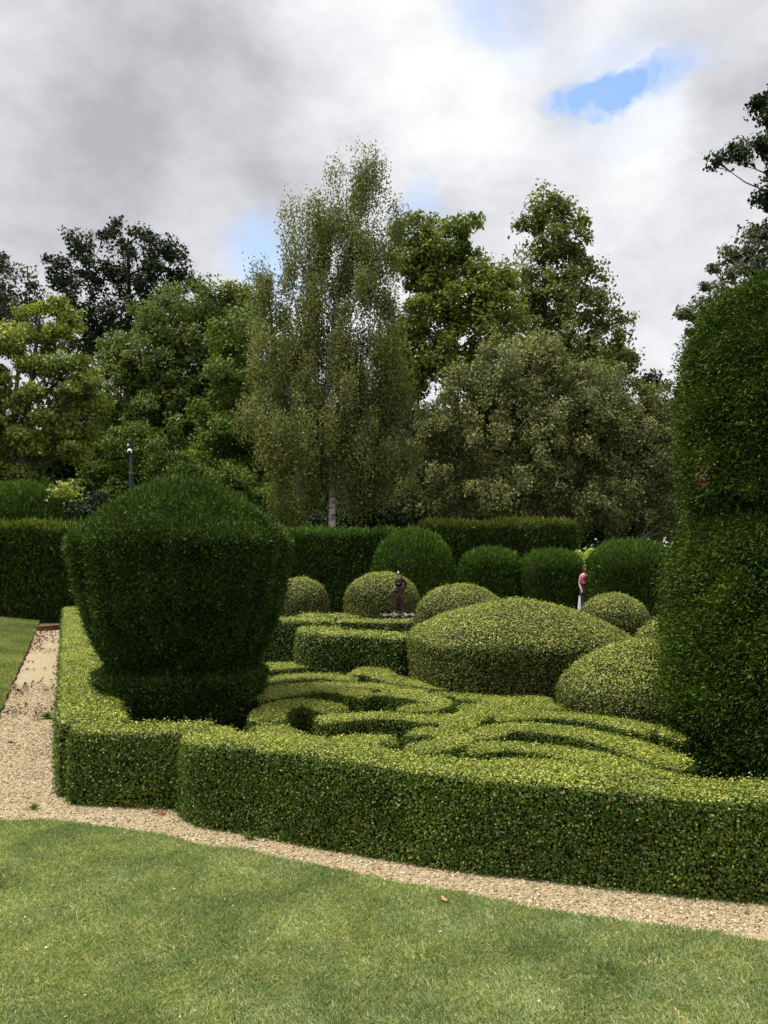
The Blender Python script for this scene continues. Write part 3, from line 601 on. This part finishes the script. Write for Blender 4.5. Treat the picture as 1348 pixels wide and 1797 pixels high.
tree('beech_tree', 'broad olive green tree right of the dark oak', 45, 310,
     [(310, 560, 70, 50), (255, 625, 66, 56), (385, 545, 56, 44), (345, 640, 90, 66), (220, 700, 70, 60), (310, 740, 100, 66), (400, 520, 34, 24), (430, 560, 44, 50), (440, 720, 60, 80), (200, 640, 34, 34), (300, 680, 80, 60), (380, 620, 60, 50), (250, 770, 60, 50), (480, 640, 60, 70), (490, 730, 60, 70)],
     lm_mid, M['bark'], 709, .55, 3.4, .2, .12, 1.3, .4, nlimb=5, flat=.9)
tree('young_tree', 'fresh green leafy tree just left of the birch', 40, 420, [(408, 592, 44, 34), (420, 650, 52, 46), (400, 710, 54, 40), (440, 760, 60, 50), (390, 800, 54, 36), (440, 840, 54, 40)], lm_fresh, M['bark'], 711, .65, 3.4, .17, .11, 1.2, .25, nlimb=5)
tree('sycamore_tree', 'lit green tree between the birch and the cone shaped lime', 46, 790,
     [(738, 405, 36, 34), (820, 384, 24, 20), (806, 412, 22, 30), (780, 430, 30, 34), (720, 450, 36, 44), (765, 460, 52, 44), (830, 462, 34, 30), (845, 500, 50, 40), (886, 482, 22, 14), (795, 530, 66, 46), (725, 540, 50, 60), (850, 570, 56, 44), (770, 610, 70, 54), (880, 555, 36, 34), (720, 630, 50, 50), (740, 480, 40, 40), (820, 610, 60, 50)],
     lm_ash, M['bark'], 713, .7, 3.2, .22, .15, 1.1, .4, nlimb=8, flat=.8, trunk=[(800, 930), (800, 700), (790, 580), (772, 490)])
tree('lime_tree', 'cone shaped lime tree standing above the broad grey olive tree', 55, 985,
     [(952, 362, 32, 28), (1000, 382, 24, 26), (928, 396, 24, 18), (962, 425, 46, 34), (1010, 430, 24, 24), (975, 480, 54, 34), (1038, 490, 28, 30), (925, 520, 36, 34), (1000, 540, 70, 40), (1070, 568, 34, 24), (950, 585, 76, 50), (1060, 615, 60, 34), (1100, 625, 20, 30), (1000, 640, 90, 50)],
     lm_lime, M['bark'], 715, .7, 3.2, .26, .17, 1.2, .5, nlimb=8, flat=.8)
tree('pear_tree', 'broad grey olive tree with pale twigs behind the far hedge', 36, 960,
     [(890, 655, 76, 50), (950, 630, 56, 40), (820, 690, 50, 44), (1020, 680, 66, 44), (1085, 705, 56, 44), (1140, 745, 44, 50), (765, 760, 50, 50), (850, 770, 90, 60), (980, 770, 100, 70), (1090, 800, 80, 60), (1160, 830, 44, 66), (900, 870, 110, 46), (1050, 880, 100, 46), (770, 850, 60, 50), (1170, 910, 50, 36), (900, 720, 90, 50), (1000, 730, 90, 50), (940, 820, 90, 50), (860, 690, 40, 40)],
     lm_willow, M['palebark'], 717, .42, 3.4, .14, .075, 1.3, .28, nlimb=12, twig=.02, flat=1.15, shell=.35)
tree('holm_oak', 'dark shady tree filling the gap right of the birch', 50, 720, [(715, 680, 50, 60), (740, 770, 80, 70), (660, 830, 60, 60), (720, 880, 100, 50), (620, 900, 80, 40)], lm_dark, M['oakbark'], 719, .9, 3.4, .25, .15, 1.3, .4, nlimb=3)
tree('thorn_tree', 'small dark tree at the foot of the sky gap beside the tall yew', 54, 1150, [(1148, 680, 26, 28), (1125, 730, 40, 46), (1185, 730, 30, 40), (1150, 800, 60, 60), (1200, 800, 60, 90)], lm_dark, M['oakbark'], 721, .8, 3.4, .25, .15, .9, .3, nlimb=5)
tree('whitebeam_tree', 'silver green tree rising behind the tall right yew', 24, 1330, [(1295, 470, 40, 36), (1245, 510, 26, 34), (1222, 580, 22, 44), (1280, 545, 54, 46), (1340, 440, 40, 40), (1225, 660, 20, 40), (1330, 560, 60, 60), (1400, 520, 70, 70)], lm_right, M['bark'], 723, .34, 2.4, .13, .08, .85, .2, nlimb=8)
tree('overhanging_oak', 'dark oak boughs reaching in from the right above the tall yew', 25, 1440, [(1342, 190, 22, 40), (1300, 272, 34, 20), (1345, 270, 36, 26), (1350, 350, 24, 26), (1335, 425, 30, 26), (1262, 285, 12, 14), (1400, 240, 66, 90), (1420, 400, 66, 80)], lm_oak, M['oakbark'], 725, .34, 2.6, .14, .10, .85, .25, nlimb=10, flat=.8)
UN = 'leafy shrubs behind the hedges'
tree('leafy_shrub', 'mid green shrub behind the camera pole', 37, 230, [(200, 800, 50, 40), (270, 820, 66, 44), (185, 870, 70, 36), (290, 870, 60, 36), (240, 770, 40, 26)], lm_shrub, M['bark'], 731, .55, 3.4, .15, .09, 1.1, .12, group=UN, cat='shrub', nlimb=4)
tree('leafy_shrub', 'green shrub between the vase yew and the birch', 38, 400, [(370, 840, 60, 40), (440, 870, 66, 44), (490, 880, 50, 40), (400, 900, 60, 30)], lm_shrub, M['bark'], 733, .55, 3.4, .15, .09, 1.1, .12, group=UN, cat='shrub', nlimb=4)
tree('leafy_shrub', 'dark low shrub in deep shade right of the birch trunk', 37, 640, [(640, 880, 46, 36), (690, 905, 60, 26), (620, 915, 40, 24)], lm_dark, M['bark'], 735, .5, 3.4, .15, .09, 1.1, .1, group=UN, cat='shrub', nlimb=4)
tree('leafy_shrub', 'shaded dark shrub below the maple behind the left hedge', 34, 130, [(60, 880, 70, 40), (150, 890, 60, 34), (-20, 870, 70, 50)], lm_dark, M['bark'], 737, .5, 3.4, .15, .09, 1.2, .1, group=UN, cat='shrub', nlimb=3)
tree('bright_shrub', 'bright sunlit yellow green shrub above the person', 30, 1042, [(1040, 973, 21, 10), (1058, 976, 12, 6), (1034, 986, 12, 9)], tl('lit_shrub_leaf', (.22, .30, .05), (.32, .40, .08), (.5, .52, .2), .8, .2, .35), M['bark'], 739, .2, 5, .12, .07, 1.6, .03, cat='shrub', nlimb=3)
# distant woodland that reads as one mass
def woodland():
    r = rng_(751); Ls = []
    for x in np.arange(-700, 2100, 45):
        d = r.uniform(66, 78); c = P(x, 850 + r.uniform(-40, 40), d); n = 60
        u = unit(r.normal(size=(n, 3))); cc = c + u * r.random((n, 1))**.5 * np.array([2.6, 2.6, 6.2]); lpc = 110; ci = np.repeat(np.arange(n), lpc); nl = n * lpc
        lp = cc[ci] + r.normal(size=(nl, 3)) * [.8, .8, .6]; lp[:, 2] = np.maximum(lp[:, 2], .05)
        nn = unit(np.array([0, 0, .7]) + r.normal(size=(nl, 3)) * .6); ax = unit(np.cross(nn, r.normal(size=(nl, 3))))
        Ls.append(leaf_mesh(lp, ax, nn, .5 * r.uniform(.6, 1.2, nl), .34))
    tag(obj('woodland', [(*join(Ls), 0, False)], [lm_dark]), 'dark distant wood behind the garden trees', 'wood', kind='stuff')
woodland()
# ------------------------------------------------------------------ figures and small things
def skin_body(name, pts, edges, mat, parent, sub=2):
    """one continuous surface grown round a skeleton; pts: (x, y, z, radius)"""
    me = bpy.data.meshes.new(name); me.from_pydata([p[:3] for p in pts], edges, [])
    o = bpy.data.objects.new(name, me); COL.objects.link(o)
    sk = o.modifiers.new('skin', 'SKIN'); sk.use_smooth_shade = True
    for v, p in zip(me.skin_vertices[0].data, pts):
        rr = p[3]; v.radius = rr if isinstance(rr, tuple) else (rr, rr)
    me.skin_vertices[0].data[0].use_root = True
    ss_ = o.modifiers.new('sub', 'SUBSURF'); ss_.levels = sub; ss_.render_levels = sub
    dg = bpy.context.evaluated_depsgraph_get(); m2 = bpy.data.meshes.new_from_object(o.evaluated_get(dg)); m2.name = name
    o.modifiers.clear(); o.data = m2; bpy.data.meshes.remove(me)
    for pl in m2.polygons: pl.use_smooth = True
    m2.materials.clear(); m2.materials.append(mat); o.parent = parent
    return o
M['bronze'] = surf_mat('bronze', [(.3, (.012, .006, .005)), (.55, (.035, .016, .012)), (.78, (.09, .07, .055))], 14, 5, .42, .4, 40, metal=.2)
M['stone'] = surf_mat('weathered_stone', [(.3, (.07, .06, .05)), (.7, (.19, .165, .14))], 9, 8, .85, .6, 40)
M['basin'] = surf_mat('bronze_basin', [(.3, (.03, .018, .014)), (.7, (.10, .07, .052))], 12, 6, .45, .3, 40, metal=.2)
def water_mat():
    m, t = newmat('water'); b = mnode(t, 'ShaderNodeBsdfPrincipled'); b.inputs['Base Color'].default_value = (.55, .6, .62, 1); b.inputs['Roughness'].default_value = .08
    b.inputs['Transmission Weight'].default_value = .6; b.inputs['IOR'].default_value = 1.33
    o = mnode(t, 'ShaderNodeOutputMaterial'); t.links.new(b.outputs[0], o.inputs[0]); return m
M['water'] = water_mat()
fx, fy = at(700, 16.0); fz = .76
ft = thing('fountain', 'dark bronze child figure on a scalloped fountain basin', 'fountain', (fx, fy, 0))
pedp = [(.24, 0), (.24, .06), (.19, .08), (.15, .14), (.125, .3), (.12, .5), (.135, .58), (.17, .62), (.17, .655), (.004, .66)]
V, Fc = revolve(resample(np.array(pedp), .02), (fx, fy, 0), 32); an = np.arctan2(V[:, 1] - fy, V[:, 0] - fx); zz = (V[:, 2] > .15) & (V[:, 2] < .55)
V[zz, :2] = np.array([fx, fy]) + (V[zz, :2] - [fx, fy]) * (1 + .05 * np.sin(an[zz] * 12))[:, None]
obj('pedestal', [(V, Fc, 0, True)], [M['stone']], ft, (fx, fy, 0))
bp = [(.05, .655), (.16, .66), (.26, .68), (.335, .715), (.365, .765), (.350, .775), (.32, .745), (.25, .72), (.1, .71), (.004, .71)]
V, Fc = revolve(resample(np.array(bp), .015), (fx, fy, 0), 72); rr = np.hypot(V[:, 0] - fx, V[:, 1] - fy); an = np.arctan2(V[:, 1] - fy, V[:, 0] - fx)
V[:, 2] += .016 * np.sin(an * 11) * np.clip((rr - .22) / .13, 0, 1); V[:, :2] = [fx, fy] + (V[:, :2] - [fx, fy]) * (1 + .035 * np.sin(an * 11) * np.clip((rr - .2) / .15, 0, 1))[:, None]
obj('basin', [(V, Fc, 0, True)], [M['basin']], ft, (fx, fy, 0))
V, Fc = revolve([(.345, .752), (.2, .753), (.004, .754)], (fx, fy, 0), 48)
obj('water', [(V, Fc, 0, True)], [M['water']], ft, (fx, fy, 0))
rk = revolve(resample(np.array([(.15, .70), (.13, .76), (.10, .80), (.06, .82), (.004, .825)]), .015), (fx - .01, fy, 0), 20); rv = rk[0] + unit(rk[0] - [fx, fy, .7]) * (fbm(rk[0], 25, 9) * .02)[:, None]
obj('rock', [(rv, rk[1], 0, True)], [M['bronze']], ft, (fx, fy, 0))
zb = .81
body = [(0, 0, zb + .27, .068), (0.004, 0, zb + .34, .066), (.010, .004, zb + .42, .066), (.012, 0, zb + .475, .055), (.008, -.004, zb + .515, .032), (.000, -.012, zb + .56, .062), (-.002, -.012, zb + .61, .074), (.0, -.008, zb + .665, .05),
        (-.035, 0, zb + .22, .052), (-.045, -.02, zb + .13, .040), (-.042, .0, zb + .03, .028), (-.045, -.045, zb + .012, .020),
        (.035, 0, zb + .22, .052), (.038, -.012, zb + .12, .040), (.030, .006, zb + .02, .027), (.036, -.05, zb + .005, .02),
        (-.07, 0, zb + .465, .036), (-.095, -.045, zb + .39, .029), (-.045, -.10, zb + .43, .023), (-.03, -.108, zb + .445, .022),
        (.085, 0, zb + .47, .036), (.115, -.01, zb + .56, .029), (.055, -.02, zb + .655, .022), (.03, -.02, zb + .70, .02)]
eds = [(0, 1), (1, 2), (2, 3), (3, 4), (4, 5), (5, 6), (6, 7), (0, 8), (8, 9), (9, 10), (10, 11), (0, 12), (12, 13), (13, 14), (14, 15), (3, 16), (16, 17), (17, 18), (18, 19), (3, 20), (20, 21), (21, 22), (22, 23)]
body = [(p[0] * 1.25, p[1] * 1.2, p[2], p[3] * 1.17) for p in body]
fig = skin_body('statue', [(p[0], p[1], p[2], p[3]) for p in body], eds, M['bronze'], ft)
hr = [tube(resample(np.array([[fx + .07 * math.cos(a) * .9, fy - .01 + .07 * math.sin(a) * .9, zb + .60], [fx + .075 * math.cos(a) * .8, fy - .01 + .075 * math.sin(a) * .8, zb + .65], [fx, fy - .01, zb + .685]]), .02), .018, 6) for a in np.linspace(0, 6.283, 11)[:-1]]
obj('curly_hair', [(*join(hr), 0, True)], [M['bronze']], ft, (fx, fy, 0))
obj('spout', [(*tube([[fx - .01, fy - .02, zb + .68], [fx - .01, fy - .02, zb + .745]], [.014, .009], 8), 0, True)], [M['bronze']], ft, (fx, fy, 0))
wv_ = revolve(resample(np.array([(.004, zb + .745), (.012, zb + .757), (.016, zb + .772), (.010, zb + .79), (.003, zb + .80)]), .005), (fx - .01, fy - .02, 0), 10)
M['splash'] = surf_mat('splash_water', [(.3, (.75, .78, .8)), (.7, (.85, .87, .88))], 8, rough=.15)
obj('water_jet', [(*wv_, 0, True)], [M['splash']], ft, (fx, fy, 0))
# camera pole
px_, py_ = at(230.5, 28.0); zt = P(0, 778, 28)[2]
pole = thing('camera_pole', 'slim dark steel pole with a white camera dome behind the vase yew', 'camera pole', (px_, py_, 0))
M['steel'] = surf_mat('painted_steel', [(.3, (.012, .017, .022)), (.7, (.025, .033, .04))], 5, rough=.6)
M['whitep'] = surf_mat('white_plastic', [(.3, (.72, .72, .72)), (.7, (.82, .82, .82))], 5, rough=.35)
M['blackg'] = surf_mat('black_glass', [(.3, (.006, .006, .008)), (.7, (.012, .012, .014))], 5, rough=.1)
zm = P(0, 832, 28)[2]
obj('post', [(*join([tube([[px_, py_, 0], [px_, py_, zm]], [.078, .075], 16), tube([[px_, py_, zm], [px_, py_, zm + .04], [px_, py_, zt]], [.075, .055, .052], 16)]), 0, True)], [M['steel']], pole, (px_, py_, 0))
zc_ = P(0, 794, 28)[2]
hs = obj('camera_housing', [(*revolve(resample(np.array([(.004, zc_ + .10), (.05, zc_ + .09), (.078, zc_ + .05), (.080, zc_ - .03), (.074, zc_ - .04), (.004, zc_ - .04)]), .02), (px_, py_ - .17, 0), 24), 0, True)], [M['whitep']], pole, (px_, py_, 0))
obj('lens_dome', [(*revolve(resample(np.array([(.004, zc_ + .045), (.045, zc_ + .03), (.058, zc_ - .02), (.058, zc_ - .07), (.04, zc_ - .105), (.004, zc_ - .115)]), .01), (px_, py_ - .215, 0), 20), 0, True),
                  (*revolve(resample(np.array([(.004, -.045), (.04, -.03), (.048, 0)]), .01), (0, 0, 0), 16), 0, True)][:1], [M['blackg']], hs, (px_, py_, 0))
obj('bracket', [(*tube([[px_, py_, zc_ + .16], [px_, py_ - .17, zc_ + .16], [px_, py_ - .17, zc_ + .1]], .025, 8), 0, False)], [M['steel']], pole, (px_, py_, 0))
obj('junction_box', [(*box((px_ - .02, py_ - .03, zt + .03), (.11, .13, .10)), 0, False)], [M['steel']], pole, (px_, py_, 0))
obj('side_lamp', [(*revolve(resample(np.array([(.004, zt - .10), (.03, zt - .09), (.035, zt - .05), (.004, zt - .03)]), .01), (px_ - .085, py_ - .06, 0), 12), 0, True)], [M['whitep']], pole, (px_, py_, 0))
obj('aerial', [(*tube([[px_, py_, zt], [px_, py_, P(0, 752, 28)[2]]], [.014, .006], 6), 0, True)], [M['steel']], pole, (px_, py_, 0))
# person by the far yews
M['skin'] = surf_mat('skin', [(.3, (.42, .24, .17)), (.7, (.50, .30, .22))], 6, rough=.55)
M['pink'] = surf_mat('pink_cloth', [(.3, (.55, .05, .16)), (.7, (.70, .10, .26))], 14, rough=.8)
M['black'] = surf_mat('dark_cloth', [(.3, (.010, .008, .009)), (.7, (.025, .016, .018))], 14, rough=.9)
M['hair'] = surf_mat('brown_hair', [(.3, (.05, .025, .014)), (.7, (.12, .06, .03))], 30, rough=.6)
hx, hy = at(1028.5, 25.5)
per = thing('person', 'person in pink top and dark clothes standing between two far yews', 'person', (hx, hy, 0))
pb = [(0, 0, .94, .12), (0, 0, 1.08, .105), (0, 0, 1.24, .115), (0, 0, 1.38, .10), (0, -.005, 1.45, .05), (0, -.015, 1.52, .068), (0, -.02, 1.59, .082), (0, -.01, 1.66, .06),
      (-.09, 0, .86, .085), (-.10, -.01, .48, .055), (-.10, .02, .09, .038), (-.105, -.12, .035, .035), (.09, 0, .86, .085), (.10, -.01, .48, .055), (.10, .02, .09, .038), (.105, -.12, .035, .035),
      (-.17, 0, 1.36, .05), (-.21, .02, 1.10, .038), (-.19, -.10, .90, .028), (-.185, -.13, .82, .03), (.17, 0, 1.36, .05), (.21, .01, 1.10, .038), (.16, -.16, .98, .028), (.12, -.22, .98, .03)]
skin_body('body', pb, eds, M['skin'], per)
def cloth(name, prof, mat, sy=.72):
    V, Fc = revolve(resample(np.array(prof, float), .03), (hx, hy, 0), 24, 1, sy); obj(name, [(V, Fc, 0, True)], [mat], per, (hx, hy, 0))
cloth('pink_top', [(.175, 1.12), (.175, 1.2), (.185, 1.27), (.19, 1.33), (.15, 1.38), (.08, 1.41)], M['pink'])
cloth('skirt', [(.30, .10), (.27, .4), (.24, .62), (.21, .85), (.17, 1.0), (.152, 1.13)], M['black'])
V, Fc = revolve(resample(np.array([(.004, 1.70), (.06, 1.69), (.092, 1.63), (.098, 1.56), (.09, 1.48), (.075, 1.43)]), .02), (hx, hy + .012, 0), 24); k = ~((V[:, 1] < hy - .045) & (V[:, 2] < 1.62)); V[~k, 1] += .06
obj('hair', [(V, Fc, 0, True)], [M['hair']], per, (hx, hy, 0))
per.rotation_euler = (0, 0, R(12))
# white cone beside the person
wx, wy = at(1018, 24.5); zt_ = P(0, 1032, 24.5)[2]; zl = P(0, 1052, 24.5)[2]
wv2 = []
def prism(c, w, d, z0, z1, ht=.02):
    V = np.array([[c[0] - w, c[1] - d, z0], [c[0] + w, c[1] - d, z0], [c[0] + w, c[1] + d, z0], [c[0] - w, c[1] + d, z0], [c[0] + w * .3 - ht, c[1] - ht, z1], [c[0] + w * .3 + ht, c[1] - ht, z1], [c[0] + w * .3 + ht, c[1] + ht, z1], [c[0] + w * .3 - ht, c[1] + ht, z1]])
    return V, np.array([[0, 1, 5, 4], [1, 2, 6, 5], [2, 3, 7, 6], [3, 0, 4, 7], [4, 5, 6, 7]])
tag(obj('white_cone', [(*prism((wx - .03, wy), .06, .06, 0, zt_ - .24), 0, False)], [M['whitep']], loc=(wx, wy, 0)), 'small white pointed cone at the feet of the person in pink', 'cone')
# red timber edging at the far end of the path
M['redwood'] = surf_mat('red_edging', [(.3, (.10, .030, .020)), (.7, (.20, .07, .045))], 8, rough=.85, bump=.5)
ea, eb = path_end, hedge_foot + path_dir * 16.9
mid = (ea + eb) / 2; ang = math.atan2(*(eb - ea)[::-1]); Ln = np.linalg.norm(eb - ea)
V, Fc = box((0, 0, .06), (Ln, .12, .14)); ca, sa = math.cos(ang), math.sin(ang); V = np.c_[V[:, 0] * ca - V[:, 1] * sa + mid[0], V[:, 0] * sa + V[:, 1] * ca + mid[1], V[:, 2]]
tag(obj('path_edging', [(V, Fc, 0, False)], [M['redwood']], loc=(mid[0], mid[1], 0)), 'reddish edging board across the far end of the path', 'edging')
# fallen leaves and little weeds
def curled_leaf(name, label, px, size, mat, seed, n=1, z=0.012, cat='leaf'):
    c = G(*px); r = rng_(seed); parts = []
    for i in range(n):
        a = r.uniform(0, 6.28); k = size * r.uniform(.7, 1.1); u = np.linspace(-1, 1, 7); v = np.linspace(-1, 1, 5)
        U, Vv = np.meshgrid(u, v, indexing='ij'); wd = np.sqrt(np.clip(1 - U**2, 0.02, 1)) * (.55 + .25 * np.cos(U * 9))
        X = U * k; Y = Vv * wd * k * .6; Z = z + .25 * k * (Vv**2) + .12 * k * U**2 + i * .006
        o2 = r.normal(size=2) * size * .6 * (n > 1)
        Q = np.stack([X * math.cos(a) - Y * math.sin(a) + c[0] + o2[0], X * math.sin(a) + Y * math.cos(a) + c[1] + o2[1], Z], -1).reshape(-1, 3)
        parts.append((Q, grid_faces(7, 5), 0, True))
    return tag(obj(name, parts, [mat], loc=(c[0], c[1], 0)), label, cat)
M['redleaf'] = surf_mat('red_leaf', [(.3, (.22, .015, .012)), (.7, (.40, .03, .02))], 30, rough=.6)
M['dryleaf'] = surf_mat('dry_leaf', [(.3, (.30, .18, .08)), (.7, (.48, .32, .17))], 30, rough=.7)
M['brownleaf'] = surf_mat('brown_leaf_litter', [(0, (.04, .025, .014)), (.6, (.10, .06, .03)), (1, (.2, .13, .06))], rough=.8, island=True)
curled_leaf('red_leaf', 'crumpled red leaf lying on gravel where two hedges meet', (284, 1431), .034, M['redleaf'], 3, 3)
curled_leaf('dry_leaf', 'curled tan leaf lying on the lawn near the gravel strip', (779, 1592), .035, M['dryleaf'], 5, 1, .035)
def litter():
    r = rng_(61); n = 900; s = r.uniform(-2.5, 12, n); u = -np.abs(r.normal(size=n)) * .35 - .02
    q = edge0 + s[:, None] * path_dir + u[:, None] * path_nrm; k = fbm(np.c_[q, np.zeros(n)], 3, 4) + .25 > r.random(n) * .6; q = q[k]; n = len(q)
    p = np.c_[q, np.full(n, .022) + r.random(n) * .02]; nn = unit(np.array([0, 0, 1.]) + r.normal(size=(n, 3)) * .5); ax = unit(np.cross(nn, r.normal(size=(n, 3))))
    tag(obj('leaf_litter', [(*leaf_mesh(p, ax, nn, r.uniform(.04, .11, n), r.uniform(.02, .05, n), .2), 0, False)], [M['brownleaf']]), 'scattered dark leaf litter along the left side of the path', 'leaf litter', kind='stuff')
litter()
def clippings():
    r = rng_(63); n = 130; y = 3.0 + r.random(n) * 2.6; x = (r.random(n) * 2 - 1) * y * .6; k = inside(x, y, lawn_poly); x, y = x[k], y[k]; n = len(x)
    p = np.c_[x, y, np.full(n, .036)]; nn = unit(np.array([0, 0, 1.]) + r.normal(size=(n, 3)) * .5); ax = unit(np.cross(nn, r.normal(size=(n, 3))))
    tag(obj('lawn_litter', [(*leaf_mesh(p, ax, nn, r.uniform(.006, .022, n), r.uniform(.004, .010, n), .25), 0, False)], [M['straw']]), 'tiny pale bits of straw and leaf scattered on the lawn', 'leaf litter', kind='stuff')
M['straw'] = surf_mat('straw', [(0, (.30, .24, .13)), (.6, (.50, .43, .28)), (1, (.65, .60, .48))], rough=.8, island=True)
clippings()
def weed(label, px, h, n, seed, mat):
    c = G(*px); r = rng_(seed); a = r.uniform(0, 6.28, n); el = r.uniform(.15, 1.1, n); ax = np.stack([np.cos(a) * np.cos(el), np.sin(a) * np.cos(el), np.sin(el)], 1)
    nn = unit(np.cross(ax, np.cross(np.array([0, 0, 1.]), ax) + 1e-6)); p = c + ax * h * .5 + [0, 0, .008]
    return tag(obj('weed', [(*leaf_mesh(p, ax, nn, h * r.uniform(.6, 1.2, n), h * .28, .15), 0, False)], [mat], loc=c), label, 'weed')
weed('grassy weed in the gravel at the foot of the front hedge', (434, 1474), .07, 16, 5, lm_fresh)
weed('tuft of weed and litter on gravel left of the short hedge', (60, 1421), .05, 26, 6, lm_mid)
weed('weed growing out of the path hedge foot over the gravel', (82, 1262), .12, 26, 7, lm_fresh)
